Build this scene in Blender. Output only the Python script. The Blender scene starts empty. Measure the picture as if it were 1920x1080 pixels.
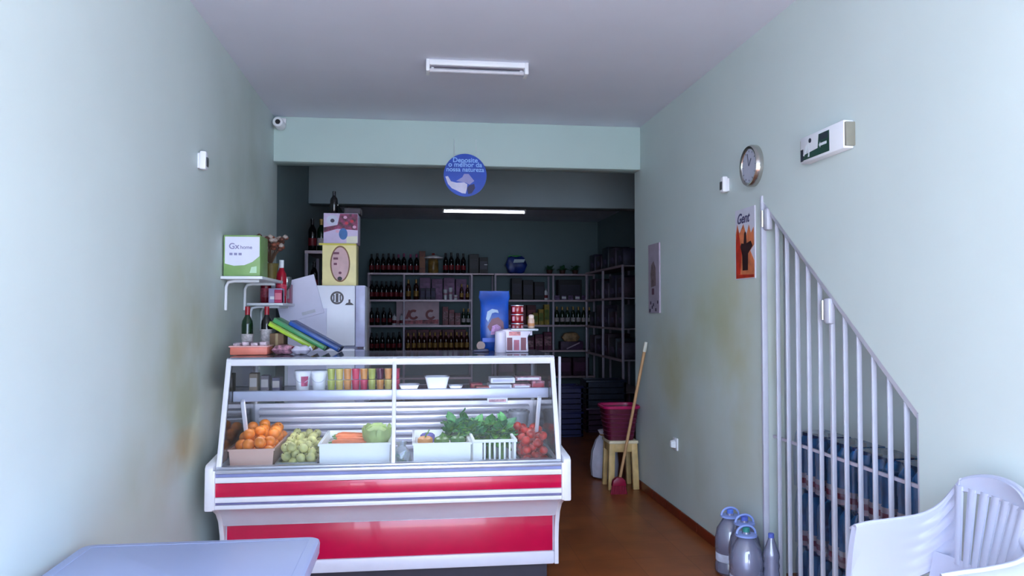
import bpy, bmesh, math, random
from mathutils import Vector, Matrix
random.seed(7)
SC = bpy.context.scene
COL = SC.collection
PI = math.pi

# ------------------------------------------------------------------ camera, sky, exposure
cam = bpy.data.cameras.new('camera'); camo = bpy.data.objects.new('camera', cam); COL.objects.link(camo)
camo.location = (0, 0, 1.5); camo.rotation_euler = (PI/2 + 0.0297, 0, -0.1248)
cam.sensor_width = 36; cam.lens = 1453/1920*36; cam.clip_start = 0.05
SC.camera = camo
W = bpy.data.worlds.new('sky'); SC.world = W; W.use_nodes = True
bg = W.node_tree.nodes['Background']; bg.inputs[0].default_value = (0.61, 0.745, 1.0, 1); bg.inputs[1].default_value = 9.7
SC.view_settings.view_transform = 'Standard'; SC.view_settings.look = 'None'
SC.view_settings.gamma = 1; SC.view_settings.use_curve_mapping = False
SC.view_settings.exposure = 0.0
SC.cycles.use_denoising = True
SC.cycles.max_bounces = 8; SC.cycles.diffuse_bounces = 5; SC.cycles.glossy_bounces = 3; SC.cycles.transparent_max_bounces = 20
SC.cycles.use_adaptive_sampling = True; SC.cycles.adaptive_threshold = 0.03
SC.cycles.caustics_reflective = False; SC.cycles.caustics_refractive = False
# sun high over the street: it strikes the pavement outside and bounces into the shop
sun = bpy.data.lights.new('sun', 'SUN'); sun.energy = 19; sun.angle = .01; sun.color = (1, .96, .9)
suno = bpy.data.objects.new('sun', sun); COL.objects.link(suno); suno.rotation_euler = (math.radians(20), 0, math.radians(10))
# sampling portal in the open shop front (guides sky rays, gives off no light)
pl = bpy.data.lights.new('shopfront_portal', 'AREA'); pl.shape = 'RECTANGLE'; pl.size = 2.95; pl.size_y = 2.75
pl.cycles.is_portal = True
po = bpy.data.objects.new('shopfront_portal', pl); COL.objects.link(po)
po.location = (0.385, -0.40, 1.375); po.rotation_euler = (PI/2, 0, 0)

# ------------------------------------------------------------------ materials
def srgb(r, g, b):
    f = lambda c: (c/255/12.92) if c/255 <= 0.04045 else ((c/255+0.055)/1.055)**2.4
    return (f(r), f(g), f(b), 1)
_M = {}
def mat(name, col, rough=0.5, metal=0.0, var=0.06, scale=12, bump=0.0, emit=0, trans=0, alpha=1, coat=0, spec=0.5):
    if name in _M: return _M[name]
    m = bpy.data.materials.new(name); m.use_nodes = True; nt = m.node_tree; b = nt.nodes['Principled BSDF']
    c = srgb(*col)
    if var > 0:
        tc = nt.nodes.new('ShaderNodeTexCoord'); n = nt.nodes.new('ShaderNodeTexNoise'); n.inputs['Scale'].default_value = scale
        n.inputs['Detail'].default_value = 4
        r = nt.nodes.new('ShaderNodeValToRGB')
        r.color_ramp.elements[0].position = .3; r.color_ramp.elements[1].position = .7
        r.color_ramp.elements[0].color = [max(0, x*(1-var*2)) for x in c[:3]]+[1]
        r.color_ramp.elements[1].color = [min(1, x*(1+var)) for x in c[:3]]+[1]
        nt.links.new(tc.outputs['Object'], n.inputs['Vector']); nt.links.new(n.outputs[0], r.inputs[0]); nt.links.new(r.outputs[0], b.inputs['Base Color'])
        if bump:
            bp = nt.nodes.new('ShaderNodeBump'); bp.inputs['Strength'].default_value = bump; bp.inputs['Distance'].default_value = .004
            nt.links.new(n.outputs[0], bp.inputs['Height']); nt.links.new(bp.outputs[0], b.inputs['Normal'])
    else: b.inputs['Base Color'].default_value = c
    b.inputs['Roughness'].default_value = rough; b.inputs['Metallic'].default_value = metal
    b.inputs['Specular IOR Level'].default_value = spec
    b.inputs['Coat Weight'].default_value = coat
    if emit: b.inputs['Emission Color'].default_value = c; b.inputs['Emission Strength'].default_value = emit
    if trans: b.inputs['Transmission Weight'].default_value = trans
    if alpha < 1: b.inputs['Alpha'].default_value = alpha
    _M[name] = m
    return m
def glassmat(name, tint=(250, 252, 254), gloss=.10, opacity=0.0, col=(255, 255, 255)):
    # thin pane: mostly clear, weak mirror, optional milky body
    if name in _M: return _M[name]
    m = bpy.data.materials.new(name); m.use_nodes = True; nt = m.node_tree; nt.nodes.clear()
    o = nt.nodes.new('ShaderNodeOutputMaterial'); t = nt.nodes.new('ShaderNodeBsdfTransparent'); t.inputs[0].default_value = srgb(*tint)
    g = nt.nodes.new('ShaderNodeBsdfGlossy'); g.inputs['Roughness'].default_value = .06
    mx = nt.nodes.new('ShaderNodeMixShader'); fr = nt.nodes.new('ShaderNodeFresnel'); fr.inputs[0].default_value = 1.0+gloss*4
    nt.links.new(fr.outputs[0], mx.inputs[0])
    base = t.outputs[0]
    if opacity:
        d = nt.nodes.new('ShaderNodeBsdfDiffuse'); d.inputs[0].default_value = srgb(*col)
        m2 = nt.nodes.new('ShaderNodeMixShader'); m2.inputs[0].default_value = opacity
        nt.links.new(t.outputs[0], m2.inputs[1]); nt.links.new(d.outputs[0], m2.inputs[2]); base = m2.outputs[0]
    nt.links.new(base, mx.inputs[1]); nt.links.new(g.outputs[0], mx.inputs[2]); nt.links.new(mx.outputs[0], o.inputs[0])
    _M[name] = m
    return m
def wallmat(name, base, stains):
    # painted plaster with yellowish grime patches of their own shape: stains = [(centre, radii, strength, colour)]
    m = bpy.data.materials.new(name); m.use_nodes = True; nt = m.node_tree; b = nt.nodes['Principled BSDF']; L = nt.links
    N = nt.nodes.new
    tc = N('ShaderNodeTexCoord'); n = N('ShaderNodeTexNoise'); n.inputs['Scale'].default_value = 1.3; n.inputs['Detail'].default_value = 5
    L.new(tc.outputs['Object'], n.inputs['Vector'])
    r = N('ShaderNodeValToRGB'); c = srgb(*base)
    r.color_ramp.elements[0].position = .35; r.color_ramp.elements[1].position = .7
    r.color_ramp.elements[0].color = [x*.95 for x in c[:3]]+[1]; r.color_ramp.elements[1].color = c
    L.new(n.outputs[0], r.inputs[0]); cur = r.outputs[0]
    n2 = N('ShaderNodeTexNoise'); n2.inputs['Scale'].default_value = 1.9; n2.inputs['Detail'].default_value = 3; n2.inputs['Roughness'].default_value = .5
    L.new(tc.outputs['Object'], n2.inputs['Vector'])
    for (ce, ra, st, cl) in stains:
        mp = N('ShaderNodeMapping'); mp.vector_type = 'POINT'
        mp.inputs['Scale'].default_value = [1/x for x in ra]; mp.inputs['Location'].default_value = [-a/x for a, x in zip(ce, ra)]
        L.new(tc.outputs['Object'], mp.inputs[0])
        g = N('ShaderNodeTexGradient'); g.gradient_type = 'SPHERICAL'; L.new(mp.outputs[0], g.inputs[0])
        mu = N('ShaderNodeMath'); mu.operation = 'MULTIPLY'; L.new(g.outputs[1], mu.inputs[0])
        rr = N('ShaderNodeMapRange'); rr.inputs[1].default_value = .22; rr.inputs[2].default_value = .75; L.new(n2.outputs[0], rr.inputs[0]); L.new(rr.outputs[0], mu.inputs[1])
        m2 = N('ShaderNodeMath'); m2.operation = 'MULTIPLY'; m2.use_clamp = True; m2.inputs[1].default_value = st; L.new(mu.outputs[0], m2.inputs[0])
        mx = N('ShaderNodeMix'); mx.data_type = 'RGBA'; L.new(m2.outputs[0], mx.inputs[0]); L.new(cur, mx.inputs[6]); mx.inputs[7].default_value = srgb(*cl); cur = mx.outputs[2]
    L.new(cur, b.inputs['Base Color']); b.inputs['Roughness'].default_value = .62; b.inputs['Specular IOR Level'].default_value = .3
    n3 = N('ShaderNodeTexNoise'); n3.inputs['Scale'].default_value = 60; L.new(tc.outputs['Object'], n3.inputs['Vector'])
    bp = N('ShaderNodeBump'); bp.inputs['Strength'].default_value = .05; bp.inputs['Distance'].default_value = .003; L.new(n3.outputs[0], bp.inputs['Height']); L.new(bp.outputs[0], b.inputs['Normal'])
    _M[name] = m
    return m

# ------------------------------------------------------------------ mesh builder
class G:
    def __init__(s): s.v = []; s.f = []
    def add(s, vs, fs):
        o = len(s.v); s.v += [tuple(p) for p in vs]; s.f += [tuple(i+o for i in f) for f in fs]; return s
    def box(s, x0, x1, y0, y1, z0, z1):
        return s.add([(x0,y0,z0),(x1,y0,z0),(x1,y1,z0),(x0,y1,z0),(x0,y0,z1),(x1,y0,z1),(x1,y1,z1),(x0,y1,z1)],
                     [(0,3,2,1),(4,5,6,7),(0,1,5,4),(1,2,6,5),(2,3,7,6),(3,0,4,7)])
    def obox(s, c, ax, hx, hy, hz):     # oriented box: ax = 3 unit vectors
        c = Vector(c); X, Y, Z = [Vector(a).normalized() for a in ax]; vs = []
        for k in (-1, 1):
            for (i, j) in ((-1,-1),(1,-1),(1,1),(-1,1)): vs.append(c+X*hx*i+Y*hy*j+Z*hz*k)
        return s.add(vs, [(0,3,2,1),(4,5,6,7),(0,1,5,4),(1,2,6,5),(2,3,7,6),(3,0,4,7)])
    def bar(s, a, b, w, h, up=(0,0,1)):
        a, b = Vector(a), Vector(b); d = (b-a); L = d.length; d.normalize(); u = Vector(up)
        if abs(d.dot(u)) > .99: u = Vector((0,1,0))
        x = d.cross(u).normalized(); z = x.cross(d)
        return s.obox((a+b)/2, (x, d, z), w/2, L/2, h/2)
    def tube(s, path, r, n=8, caps=True):
        P = [Vector(p) for p in path]; R = r if isinstance(r, (list, tuple)) else [r]*len(P)
        ref = None; rings = []
        for i, p in enumerate(P):
            d = (P[min(i+1, len(P)-1)]-P[max(i-1, 0)]).normalized()
            if ref is None: ref = Vector((0,0,1)) if abs(d.z) < .9 else Vector((1,0,0))
            x = d.cross(ref).normalized(); y = x.cross(d).normalized(); ref = y
            rings.append([p+(x*math.cos(2*PI*k/n)+y*math.sin(2*PI*k/n))*R[i] for k in range(n)])
        vs = [q for rg in rings for q in rg]; fs = []
        for i in range(len(P)-1):
            for k in range(n): fs.append((i*n+k, i*n+(k+1) % n, (i+1)*n+(k+1) % n, (i+1)*n+k))
        if caps: fs.append(tuple(range(n-1, -1, -1))); fs.append(tuple((len(P)-1)*n+k for k in range(n)))
        return s.add(vs, fs)
    def lathe(s, prof, c=(0,0,0), n=16, sx=1, sy=1):      # prof = [(r,z)] upward
        vs = []; fs = []; m = len(prof)
        for (r, z) in prof:
            for k in range(n): vs.append((c[0]+r*sx*math.cos(2*PI*k/n), c[1]+r*sy*math.sin(2*PI*k/n), c[2]+z))
        for i in range(m-1):
            for k in range(n): fs.append((i*n+k, i*n+(k+1) % n, (i+1)*n+(k+1) % n, (i+1)*n+k))
        if prof[0][0] > 1e-6: fs.append(tuple(range(n-1, -1, -1)))
        if prof[-1][0] > 1e-6: fs.append(tuple((m-1)*n+k for k in range(n)))
        return s.add(vs, fs)
    def prism(s, poly, fn):             # poly 2-D list, fn(u,v,side) -> point, side 0/1
        n = len(poly); vs = [fn(u, v, 0) for u, v in poly]+[fn(u, v, 1) for u, v in poly]
        fs = [tuple(range(n-1, -1, -1)), tuple(range(n, 2*n))]+[(i, (i+1) % n, (i+1) % n+n, i+n) for i in range(n)]
        return s.add(vs, fs)
    def grid(s, pts, thick=None):       # pts[i][j] sheet; thick = vector or None
        a = len(pts); b = len(pts[0]); vs = [p for r in pts for p in r]
        fs = [(i*b+j, i*b+j+1, (i+1)*b+j+1, (i+1)*b+j) for i in range(a-1) for j in range(b-1)]
        return s.add(vs, fs)
WL = {}
_cache = {}
def build(name, g, material, parent=None, smooth=False, bevel=0, seg=2, solid=0, key=None, loc=None):
    if key and key in _cache: me = _cache[key]
    else:
        off = Vector(WL.get(parent, (0,0,0))) if parent else Vector((0,0,0))
        if loc: off = Vector(loc)
        me = bpy.data.meshes.new(name); me.from_pydata([tuple(Vector(p)-off) for p in g.v], [], g.f)
        bm = bmesh.new(); bm.from_mesh(me)
        bmesh.ops.remove_doubles(bm, verts=bm.verts, dist=1e-6)
        bmesh.ops.recalc_face_normals(bm, faces=bm.faces)
        if solid: bmesh.ops.solidify(bm, geom=bm.faces[:], thickness=solid); bmesh.ops.recalc_face_normals(bm, faces=bm.faces)
        if bevel:
            es = [e for e in bm.edges if len(e.link_faces) == 2 and e.calc_face_angle(0) > .6]
            bmesh.ops.bevel(bm, geom=es, offset=bevel, segments=seg, profile=.5, affect='EDGES', clamp_overlap=True)
        bm.to_mesh(me); bm.free()
        if smooth or bevel:
            for p in me.polygons: p.use_smooth = True
            me.set_sharp_from_angle(angle=math.radians(40 if smooth else 32))
        me.materials.append(material)
        if key: _cache[key] = me
    o = bpy.data.objects.new(name, me); COL.objects.link(o)
    if parent: o.parent = parent; WL[o] = WL.get(parent, (0,0,0))
    elif loc: o.location = loc; WL[o] = loc
    return o
def tag(o, label, cat, group=None, kind=None):
    if label: o['label'] = label
    if cat: o['category'] = cat
    if group: o['group'] = group
    if kind: o['kind'] = kind
    return o
def thing(name, label, cat, loc=(0,0,0), group=None):
    o = bpy.data.objects.new(name, None); COL.objects.link(o); o.location = loc; o.empty_display_size = .05; WL[o] = loc
    return tag(o, label, cat, group)
def struct(name, g, m, label=None, **k):
    o = build(name, g, m, **k); o['kind'] = 'structure'
    if label: o['label'] = label
    return o
def copy_tree(o, parent=None):
    c = o.copy(); COL.objects.link(c); c.parent = parent
    for ch in list(o.children): copy_tree(ch, c)
    return c
def put(proto, used, loc, rz=0, label=None, group=None, scale=None):
    o = proto if not used else copy_tree(proto)
    o.location = loc; o.rotation_euler = (0, 0, rz)
    if label: o['label'] = label
    if group: o['group'] = group
    if scale: o.scale = scale if isinstance(scale, tuple) else (scale,)*3
    return o
def lettering(text, size, loc, rot, material, parent, name='lettering', shear=0, align='LEFT', space=1.0):
    cu = bpy.data.curves.new(name, 'FONT'); cu.body = text; cu.size = size; cu.extrude = .0006; cu.offset = size*.018; cu.shear = shear
    cu.align_x = align; cu.space_character = space; cu.materials.append(material)
    tmp = bpy.data.objects.new('tmp', cu); COL.objects.link(tmp); bpy.context.view_layer.update()
    me = bpy.data.meshes.new_from_object(tmp.evaluated_get(bpy.context.evaluated_depsgraph_get())); bpy.data.objects.remove(tmp)
    o = bpy.data.objects.new(name, me); COL.objects.link(o); o.parent = parent
    o.location = Vector(loc)-Vector(WL.get(parent, (0,0,0))); o.rotation_euler = rot
    return o
FRONT = (PI/2, 0, 0)                    # text facing -Y
RIGHTW = (PI/2, 0, -PI/2)               # text on the right wall, facing -X

XL, XR, H, YB = -1.13, 1.90, 3.065, 6.37
BW = 13.3; XR2 = 3.19
white = mat('white_enamel', (232, 232, 240), .32, var=.02)
alu = mat('aluminium', (205, 208, 222), .28, .55, var=.03)
plastic = mat('white_plastic', (238, 240, 246), .38, var=.015, scale=3)
black = mat('black_plastic', (18, 18, 22), .45)
red = mat('red_panel', (200, 6, 68), .22, var=.03, coat=.4)
dark_red = mat('dark_red', (120, 10, 30), .4)

# ------------------------------------------------------------------ the setting
MINT = (214, 227, 225)
wl = wallmat('paint_left', MINT, [((XL, 4.15, 1.2), (.9, 1.0, 1.0), 1.25, (180, 183, 146)), ((XL, 4.0, .80), (.4, .50, .14), 1.6, (200, 168, 112)), ((XL, 5.4, 1.8), (.8, 1.3, 1.7), 1.0, (166, 180, 158)), ((XL, 3.4, .75), (.4, .5, .3), .8, (186, 190, 158))])
wr = wallmat('paint_right', MINT, [((XR, 4.4, 1.2), (.7, .6, .95), 1.3, (196, 194, 146)), ((XR, 5.55, 1.0), (.6, .8, .8), 1.15, (192, 190, 148)), ((XR, 5.2, .35), (.6, 1.3, .5), .7, (180, 186, 166)), ((XR, 4.9, 1.45), (.6, .6, .6), 1.0, (188, 196, 160))])
wb = wallmat('paint_back_shaded', (120, 142, 146), [])  # dimness of the store room is put into this darker wall colour
wbeam = wallmat('paint_beam', (196, 217, 214), [])
wc = wallmat('paint_ceiling', (226, 229, 244), [])
win = wallmat('paint_closet', (226, 234, 236), [])
struct('wall_left', G().box(XL-.15, XL, -.40, YB+.18, 0, H), wl)
struct('wall_store_left', G().box(XL-.15, XL, YB+.18, BW+.15, 0, H), wb)  # left wall carried on, its shade painted in by the darker colour
# right wall with the sloping under-stair opening
GY0, GY1, GZ0, GZ1 = 2.742, 4.06, 1.111, 2.115
rp = [(-.40, 0), (GY0, 0), (GY0, GZ0), (GY1, GZ1), (GY1, 0), (6.55, 0), (6.55, H), (-.40, H)]
def wallpiece(poly): return G().prism(poly, lambda y, z, s: (XR+.12*s, y, z))
gw = G()
for poly in ([(-.40, 0), (GY0, 0), (GY0, H), (-.40, H)], [(GY0, GZ0), (GY1, GZ1), (GY1, H), (GY0, H)], [(GY1, 0), (6.55, 0), (6.55, H), (GY1, H)]):
    gw.prism(poly, lambda y, z, s: (XR+.12*s, y, z))
struct('wall_right', gw, wr)
# closet under the stairs
gc = G().box(2.40, 2.50, 2.3, 4.35, 0, 2.6).box(XR+.12, 2.40, 4.25, 4.35, 0, 2.6).box(XR+.12, 2.40, 2.3, 2.40, 0, 1.2)
struct('wall_closet', gc, win)
struct('ceiling_closet', G().prism([(2.35, .83), (4.30, 2.31), (4.30, 2.41), (2.35, .93)], lambda y, z, s: (XR+.12+s*.40, y, z)), win)
struct('ceiling', G().box(XL-.15, XR2+.15, -.40, BW+.15, H, H+.15), wc)
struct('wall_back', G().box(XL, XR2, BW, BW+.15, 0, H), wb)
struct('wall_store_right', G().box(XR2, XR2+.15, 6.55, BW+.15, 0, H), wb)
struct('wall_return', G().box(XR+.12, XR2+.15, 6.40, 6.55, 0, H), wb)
struct('trim_1', G().box(XL, XR, YB, YB+.18, 2.70, H), wbeam, 'pale beam across the room below the ceiling', bevel=.006)
struct('trim_2', G().box(XL, XR2, 8.45, 8.68, 2.65, H), wallmat('paint_store_beam_shaded', (140, 154, 160), []), 'second beam across the dim store room', bevel=.006)  # shade behind the first beam is put into this darker colour
struct('wall_front', G().box(XL, XR, -.55, -.40, 2.75, H).box(XL-.15, XL+.04, -.55, -.40, 0, H).box(XR-.04, XR+.12, -.55, -.40, 0, H), wl)
# floor: brown glazed tiles, faint joints
fm = bpy.data.materials.new('floor_tiles'); fm.use_nodes = True
nt = fm.node_tree; b = nt.nodes['Principled BSDF']; tc = nt.nodes.new('ShaderNodeTexCoord'); br = nt.nodes.new('ShaderNodeTexBrick')
br.offset = 0; br.inputs['Scale'].default_value = 1; br.inputs['Brick Width'].default_value = .33; br.inputs['Row Height'].default_value = .33; br.inputs['Mortar Size'].default_value = .003
br.inputs['Color1'].default_value = srgb(150, 82, 42); br.inputs['Color2'].default_value = srgb(164, 94, 50); br.inputs['Mortar'].default_value = srgb(136, 72, 38)
no = nt.nodes.new('ShaderNodeTexNoise'); no.inputs['Scale'].default_value = 5; no.inputs['Detail'].default_value = 5
mx = nt.nodes.new('ShaderNodeMix'); mx.data_type = 'RGBA'; mx.blend_type = 'MULTIPLY'; mx.inputs[0].default_value = .5
nt.links.new(tc.outputs['Object'], br.inputs['Vector']); nt.links.new(tc.outputs['Object'], no.inputs['Vector'])
rm = nt.nodes.new('ShaderNodeValToRGB'); rm.color_ramp.elements[0].color = (.45, .4, .4, 1); rm.color_ramp.elements[0].position = .3; rm.color_ramp.elements[1].position = .65
nt.links.new(no.outputs[0], rm.inputs[0]); nt.links.new(br.outputs[0], mx.inputs[6]); nt.links.new(rm.outputs[0], mx.inputs[7]); nt.links.new(mx.outputs[2], b.inputs['Base Color'])
b.inputs['Roughness'].default_value = .33; b.inputs['Specular IOR Level'].default_value = .35
struct('floor', G().box(XL-.15, XR2+.15, -.55, BW+.15, -.1, 0), fm)
skirt = mat('skirting_tile', (120, 48, 28), .35, var=.15, scale=8)
sk = thing('baseboard_right', None, None, (XR, 5.3, 0)); sk['kind'] = 'structure'
y = GY1+.02
i = 0
while y < 6.5:
    y1 = min(y+.33, 6.55)
    build('tile', G().box(XR-.011, XR, y+.0015, y1-.0015, 0, .07), skirt, sk, bevel=.003, seg=1); y = y1
struct('ground', G().box(-8, 9, -14, -.55, -.25, -.1), mat('pavement', (205, 203, 198), .8, var=.1, scale=3))

# ------------------------------------------------------------------ ceiling lamps
def batten(name, label, c, L, tubemat, rz=0, w=.075, lit=False):
    t = thing(name, label, 'ceiling lamp', c)
    x, y, z = c
    build('body', G().box(x-L/2, x+L/2, y-w/2, y+w/2, z-.035, z), plastic, t, bevel=.006)
    for s in (-1, 1):
        build('end_cap', G().box(x+s*L/2-.012, x+s*L/2+.012, y-w/2-.004, y+w/2+.004, z-.075, z), plastic, t, bevel=.005)
    build('tube', G().tube([(x-L/2+.012, y, z-.055), (x+L/2-.012, y, z-.055)], .014, 12), tubemat, t, smooth=True)
    for s in (-1, 1):
        build('tube_socket', G().box(x+s*(L/2-.03)-.008, x+s*(L/2-.03)+.008, y-.012, y+.012, z-.05, z-.034), plastic, t)
    if not lit:
        build('reflector', G().prism([(-.034, -.036), (.034, -.036), (.030, -.040), (-.030, -.040)], lambda a, b2, s: (x+(L/2-.02)*(1 if s else -1), y+a, z+b2)), mat('lamp_reflector', (150, 145, 160), .4, .3), t)
    t.rotation_euler = (0, 0, rz)
    return t
batten('ceiling_lamp', 'unlit white fluorescent lamp on the ceiling above the display counter', (.385, 4.84, H), .62, mat('tube_off', (205, 205, 215), .25), w=.10)
tube_on = mat('tube_on', (236, 240, 255), .3, var=0, emit=12)
batten('ceiling_lamp', 'lit white fluorescent tube on the dark ceiling of the store room', (.98, 11.0, H-.095), 1.17, tube_on, lit=True)
for dxr in (-.4, .4):
    build('suspension_rod', G().tube([(.98+dxr, 11.0, H-.096), (.98+dxr, 11.0, H)], .006, 8), plastic, bpy.data.objects['ceiling_lamp.001'])

# ------------------------------------------------------------------ small things on the walls
# wall clock
cy, cz, cr = 4.15, 2.318, .118
t = thing('wall_clock', 'round chrome-rimmed wall clock on the right wall', 'clock', (XR, cy, cz))
def discx(r0, x0, x1, r1=None, n=40, c=(cy, cz)):
    r1 = r0 if r1 is None else r1
    g = G(); vs = [(x0, c[0]+r0*math.cos(2*PI*k/n), c[1]+r0*math.sin(2*PI*k/n)) for k in range(n)]+[(x1, c[0]+r1*math.cos(2*PI*k/n), c[1]+r1*math.sin(2*PI*k/n)) for k in range(n)]
    return g.add(vs, [tuple(range(n)), tuple(range(n, 2*n))]+[(k, (k+1) % n, (k+1) % n+n, k+n) for k in range(n)])
chrome = mat('chrome', (190, 188, 182), .15, .9, var=.03)
build('body', discx(cr-.006, XR, XR-.03), mat('clock_back', (120, 120, 118), .5), t, smooth=True)
rim = G(); nn = 48; prof = [(cr, -.0), (cr, -.028), (cr-.008, -.040), (cr-.022, -.036), (cr-.026, -.026)]
vs = [(XR+d, cy+r*math.cos(2*PI*k/nn), cz+r*math.sin(2*PI*k/nn)) for (r, d) in prof for k in range(nn)]
rim.add(vs, [(i*nn+k, i*nn+(k+1) % nn, (i+1)*nn+(k+1) % nn, (i+1)*nn+k) for i in range(len(prof)-1) for k in range(nn)])
build('rim', rim, chrome, t, smooth=True)
dial = build('dial', discx(cr-.024, XR-.026, XR-.031), mat('clock_dial', (186, 188, 206), .3, var=.02), t)
dk = mat('clock_hand', (70, 72, 92), .5)
for k in range(12):
    a = 2*PI*k/12; p = Vector((XR-.032, cy+.078*math.cos(a), cz+.078*math.sin(a))); q = Vector((XR-.032, cy+.088*math.cos(a), cz+.088*math.sin(a)))
    build('hour_mark', G().bar(p, q, .003, .002, up=(1, 0, 0)), dk, dial)
build('hour_hand', G().bar((XR-.0335, cy, cz), (XR-.0335, cy-.03, cz+.038), .006, .002, up=(1, 0, 0)), dk, t)
build('minute_hand', G().bar((XR-.0345, cy, cz), (XR-.0345, cy+.015, cz+.07), .004, .002, up=(1, 0, 0)), dk, t)
# alarm detectors
def detector(name, label, x, s, y, z):
    t = thing(name, label, 'detector', (x, y, z))
    build('mount', G().box(min(x, x+s*.012), max(x, x+s*.012), y-.022, y+.022, z-.04, z+.04), plastic, t, bevel=.004)
    build('housing', G().prism([(-.028, .05), (.028, .05), (.03, -.045), (-.03, -.045)], lambda a, b2, sd: (x+s*(.012+.032*sd), y+a*(1-.15*sd), z+b2)), plastic, t, bevel=.007)
    build('lens', G().prism([(-.016, .02), (.016, .02), (.016, -.03), (-.016, -.03)], lambda a, b2, sd: (x+s*(.043+.006*sd), y+a, z+b2)), mat('detector_lens', (60, 64, 66), .3), t, bevel=.004)
detector('motion_detector', 'small white motion detector on the left wall', XL, 1, 4.22, 2.287)
detector('motion_detector', 'small white motion detector on the right wall left of the clock', XR, -1, 4.52, 2.27)
# emergency light
t = thing('emergency_light', 'white emergency exit light box with green pictogram on the right wall', 'exit sign', (XR, 3.34, 2.27))
ey0, ey1, ez0, ez1 = 3.15, 3.53, 2.21, 2.335
build('housing', G().box(XR-.05, XR, ey0, ey1, ez0, ez1), plastic, t, bevel=.006)
build('base_strip', G().box(XR-.044, XR, ey0-.012, ey1+.012, ez0+.01, ez1-.01), mat('grey_trim', (140, 138, 125), .5), t, bevel=.003)
exg = mat('exit_green', (14, 66, 52), .4, var=.12, scale=30); exw = mat('exit_white', (228, 234, 240), .4, var=.02)
def exrect(name, y0, y1, z0, z1, m, d=.0515, par=t): return build(name, G().box(XR-d, XR-.049, y0, y1, z0, z1), m, par)
gp = build('green_panel', G().prism([(3.265, ez1-.018), (3.355, ez1-.018), (3.365, ez0+.045), (3.515, ez0+.035), (3.515, ez0+.012), (3.265, ez0+.012)], lambda y, z, s: (XR-.049-.0025*s, y, z)), exg, t)
arrow = [(3.285, ez0+.05), (3.34, ez0+.05), (3.34, ez0+.043), (3.352, ez0+.056), (3.34, ez0+.069), (3.34, ez0+.062), (3.285, ez0+.062)]
build('arrow', G().prism(arrow, lambda y, z, s: (XR-.0512-.0012*s, y, z)), exw, gp)
dm = mat('exit_dark', (26, 34, 52), .4)
build('print_block', G().box(XR-.0525, XR-.0514, 3.275, 3.345, ez0+.075, ez0+.102), dm, gp)
man = G().prism([(3.44, ez0+.02), (3.455, ez0+.02), (3.445, ez0+.045), (3.465, ez0+.06), (3.49, ez0+.03), (3.50, ez0+.036), (3.475, ez0+.075), (3.45, ez0+.085), (3.43, ez0+.065), (3.437, ez0+.06), (3.45, ez0+.07), (3.44, ez0+.05)], lambda y, z, s: (XR-.0512-.0012*s, y, z))
build('running_figure', man, exw, t)
build('running_figure_head', discx(.011, XR-.0500, XR-.0525, n=16, c=(3.435, ez0+.095)), dm, t)
build('door_mark', G().box(XR-.0525, XR-.0515, 3.498, 3.522, ez0+.008, ez0+.065), dm, t)
# bottle poster
py0, py1, pz0, pz1 = 4.14, 4.405, 1.685, 2.095
t = thing('poster', 'orange and red bottle poster with script lettering beside the stair gate', 'poster', (XR, 4.27, pz0))
build('sheet', G().box(XR-.006, XR, py0, py1, pz0, pz1), mat('poster_paper', (214, 214, 228), .5, var=.03), t)
Xp = lambda d: (lambda y, z, s: (XR-.0062-d-.0006*s, y, z))
po_or = mat('print_orange', (226, 128, 82), .5, var=.2, scale=14); po_rd = mat('print_red', (196, 48, 26), .5, var=.25, scale=16); po_dk = mat('print_dark', (46, 16, 20), .5)
build('print_backdrop', G().prism([(py1-.008, pz0+.005), (py0+.008, pz0+.005), (py0+.008, pz0+.10), (py0+.06, pz0+.16), (py0+.008, pz0+.19), (py0+.012, pz0+.29), (py0+.05, pz0+.26), (py0+.075, pz0+.31), (py0+.11, pz0+.25), (py0+.15, pz0+.32), (py1-.06, pz0+.27), (py1-.03, pz0+.325), (py1-.008, pz0+.27)], Xp(0)), po_or, t)
build('print_flame', G().prism([(py1-.010, pz0+.03), (py1-.07, pz0+.03), (py1-.09, pz0+.15), (py1-.06, pz0+.25), (py1-.035, pz0+.30), (py1-.012, pz0+.22)], Xp(.0008)), po_rd, t)
build('print_flame', G().prism([(py0+.012, pz0+.008), (py1-.012, pz0+.008), (py1-.012, pz0+.03), (py0+.012, pz0+.022)], Xp(.0008)), po_rd, t)
build('print_bottle', G().prism([(4.23, pz0+.05), (4.30, pz0+.05), (4.305, pz0+.14), (4.33, pz0+.19), (4.315, pz0+.21), (4.285, pz0+.205), (4.275, pz0+.265), (4.262, pz0+.275), (4.25, pz0+.265), (4.245, pz0+.205), (4.19, pz0+.215), (4.165, pz0+.185), (4.225, pz0+.145)], Xp(.0016)), po_dk, t)
lettering('Gent', .082, (XR-.0075, py1-.025, pz1-.083), RIGHTW, mat('print_ink', (78, 74, 112), .5), t, shear=.35)
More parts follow.
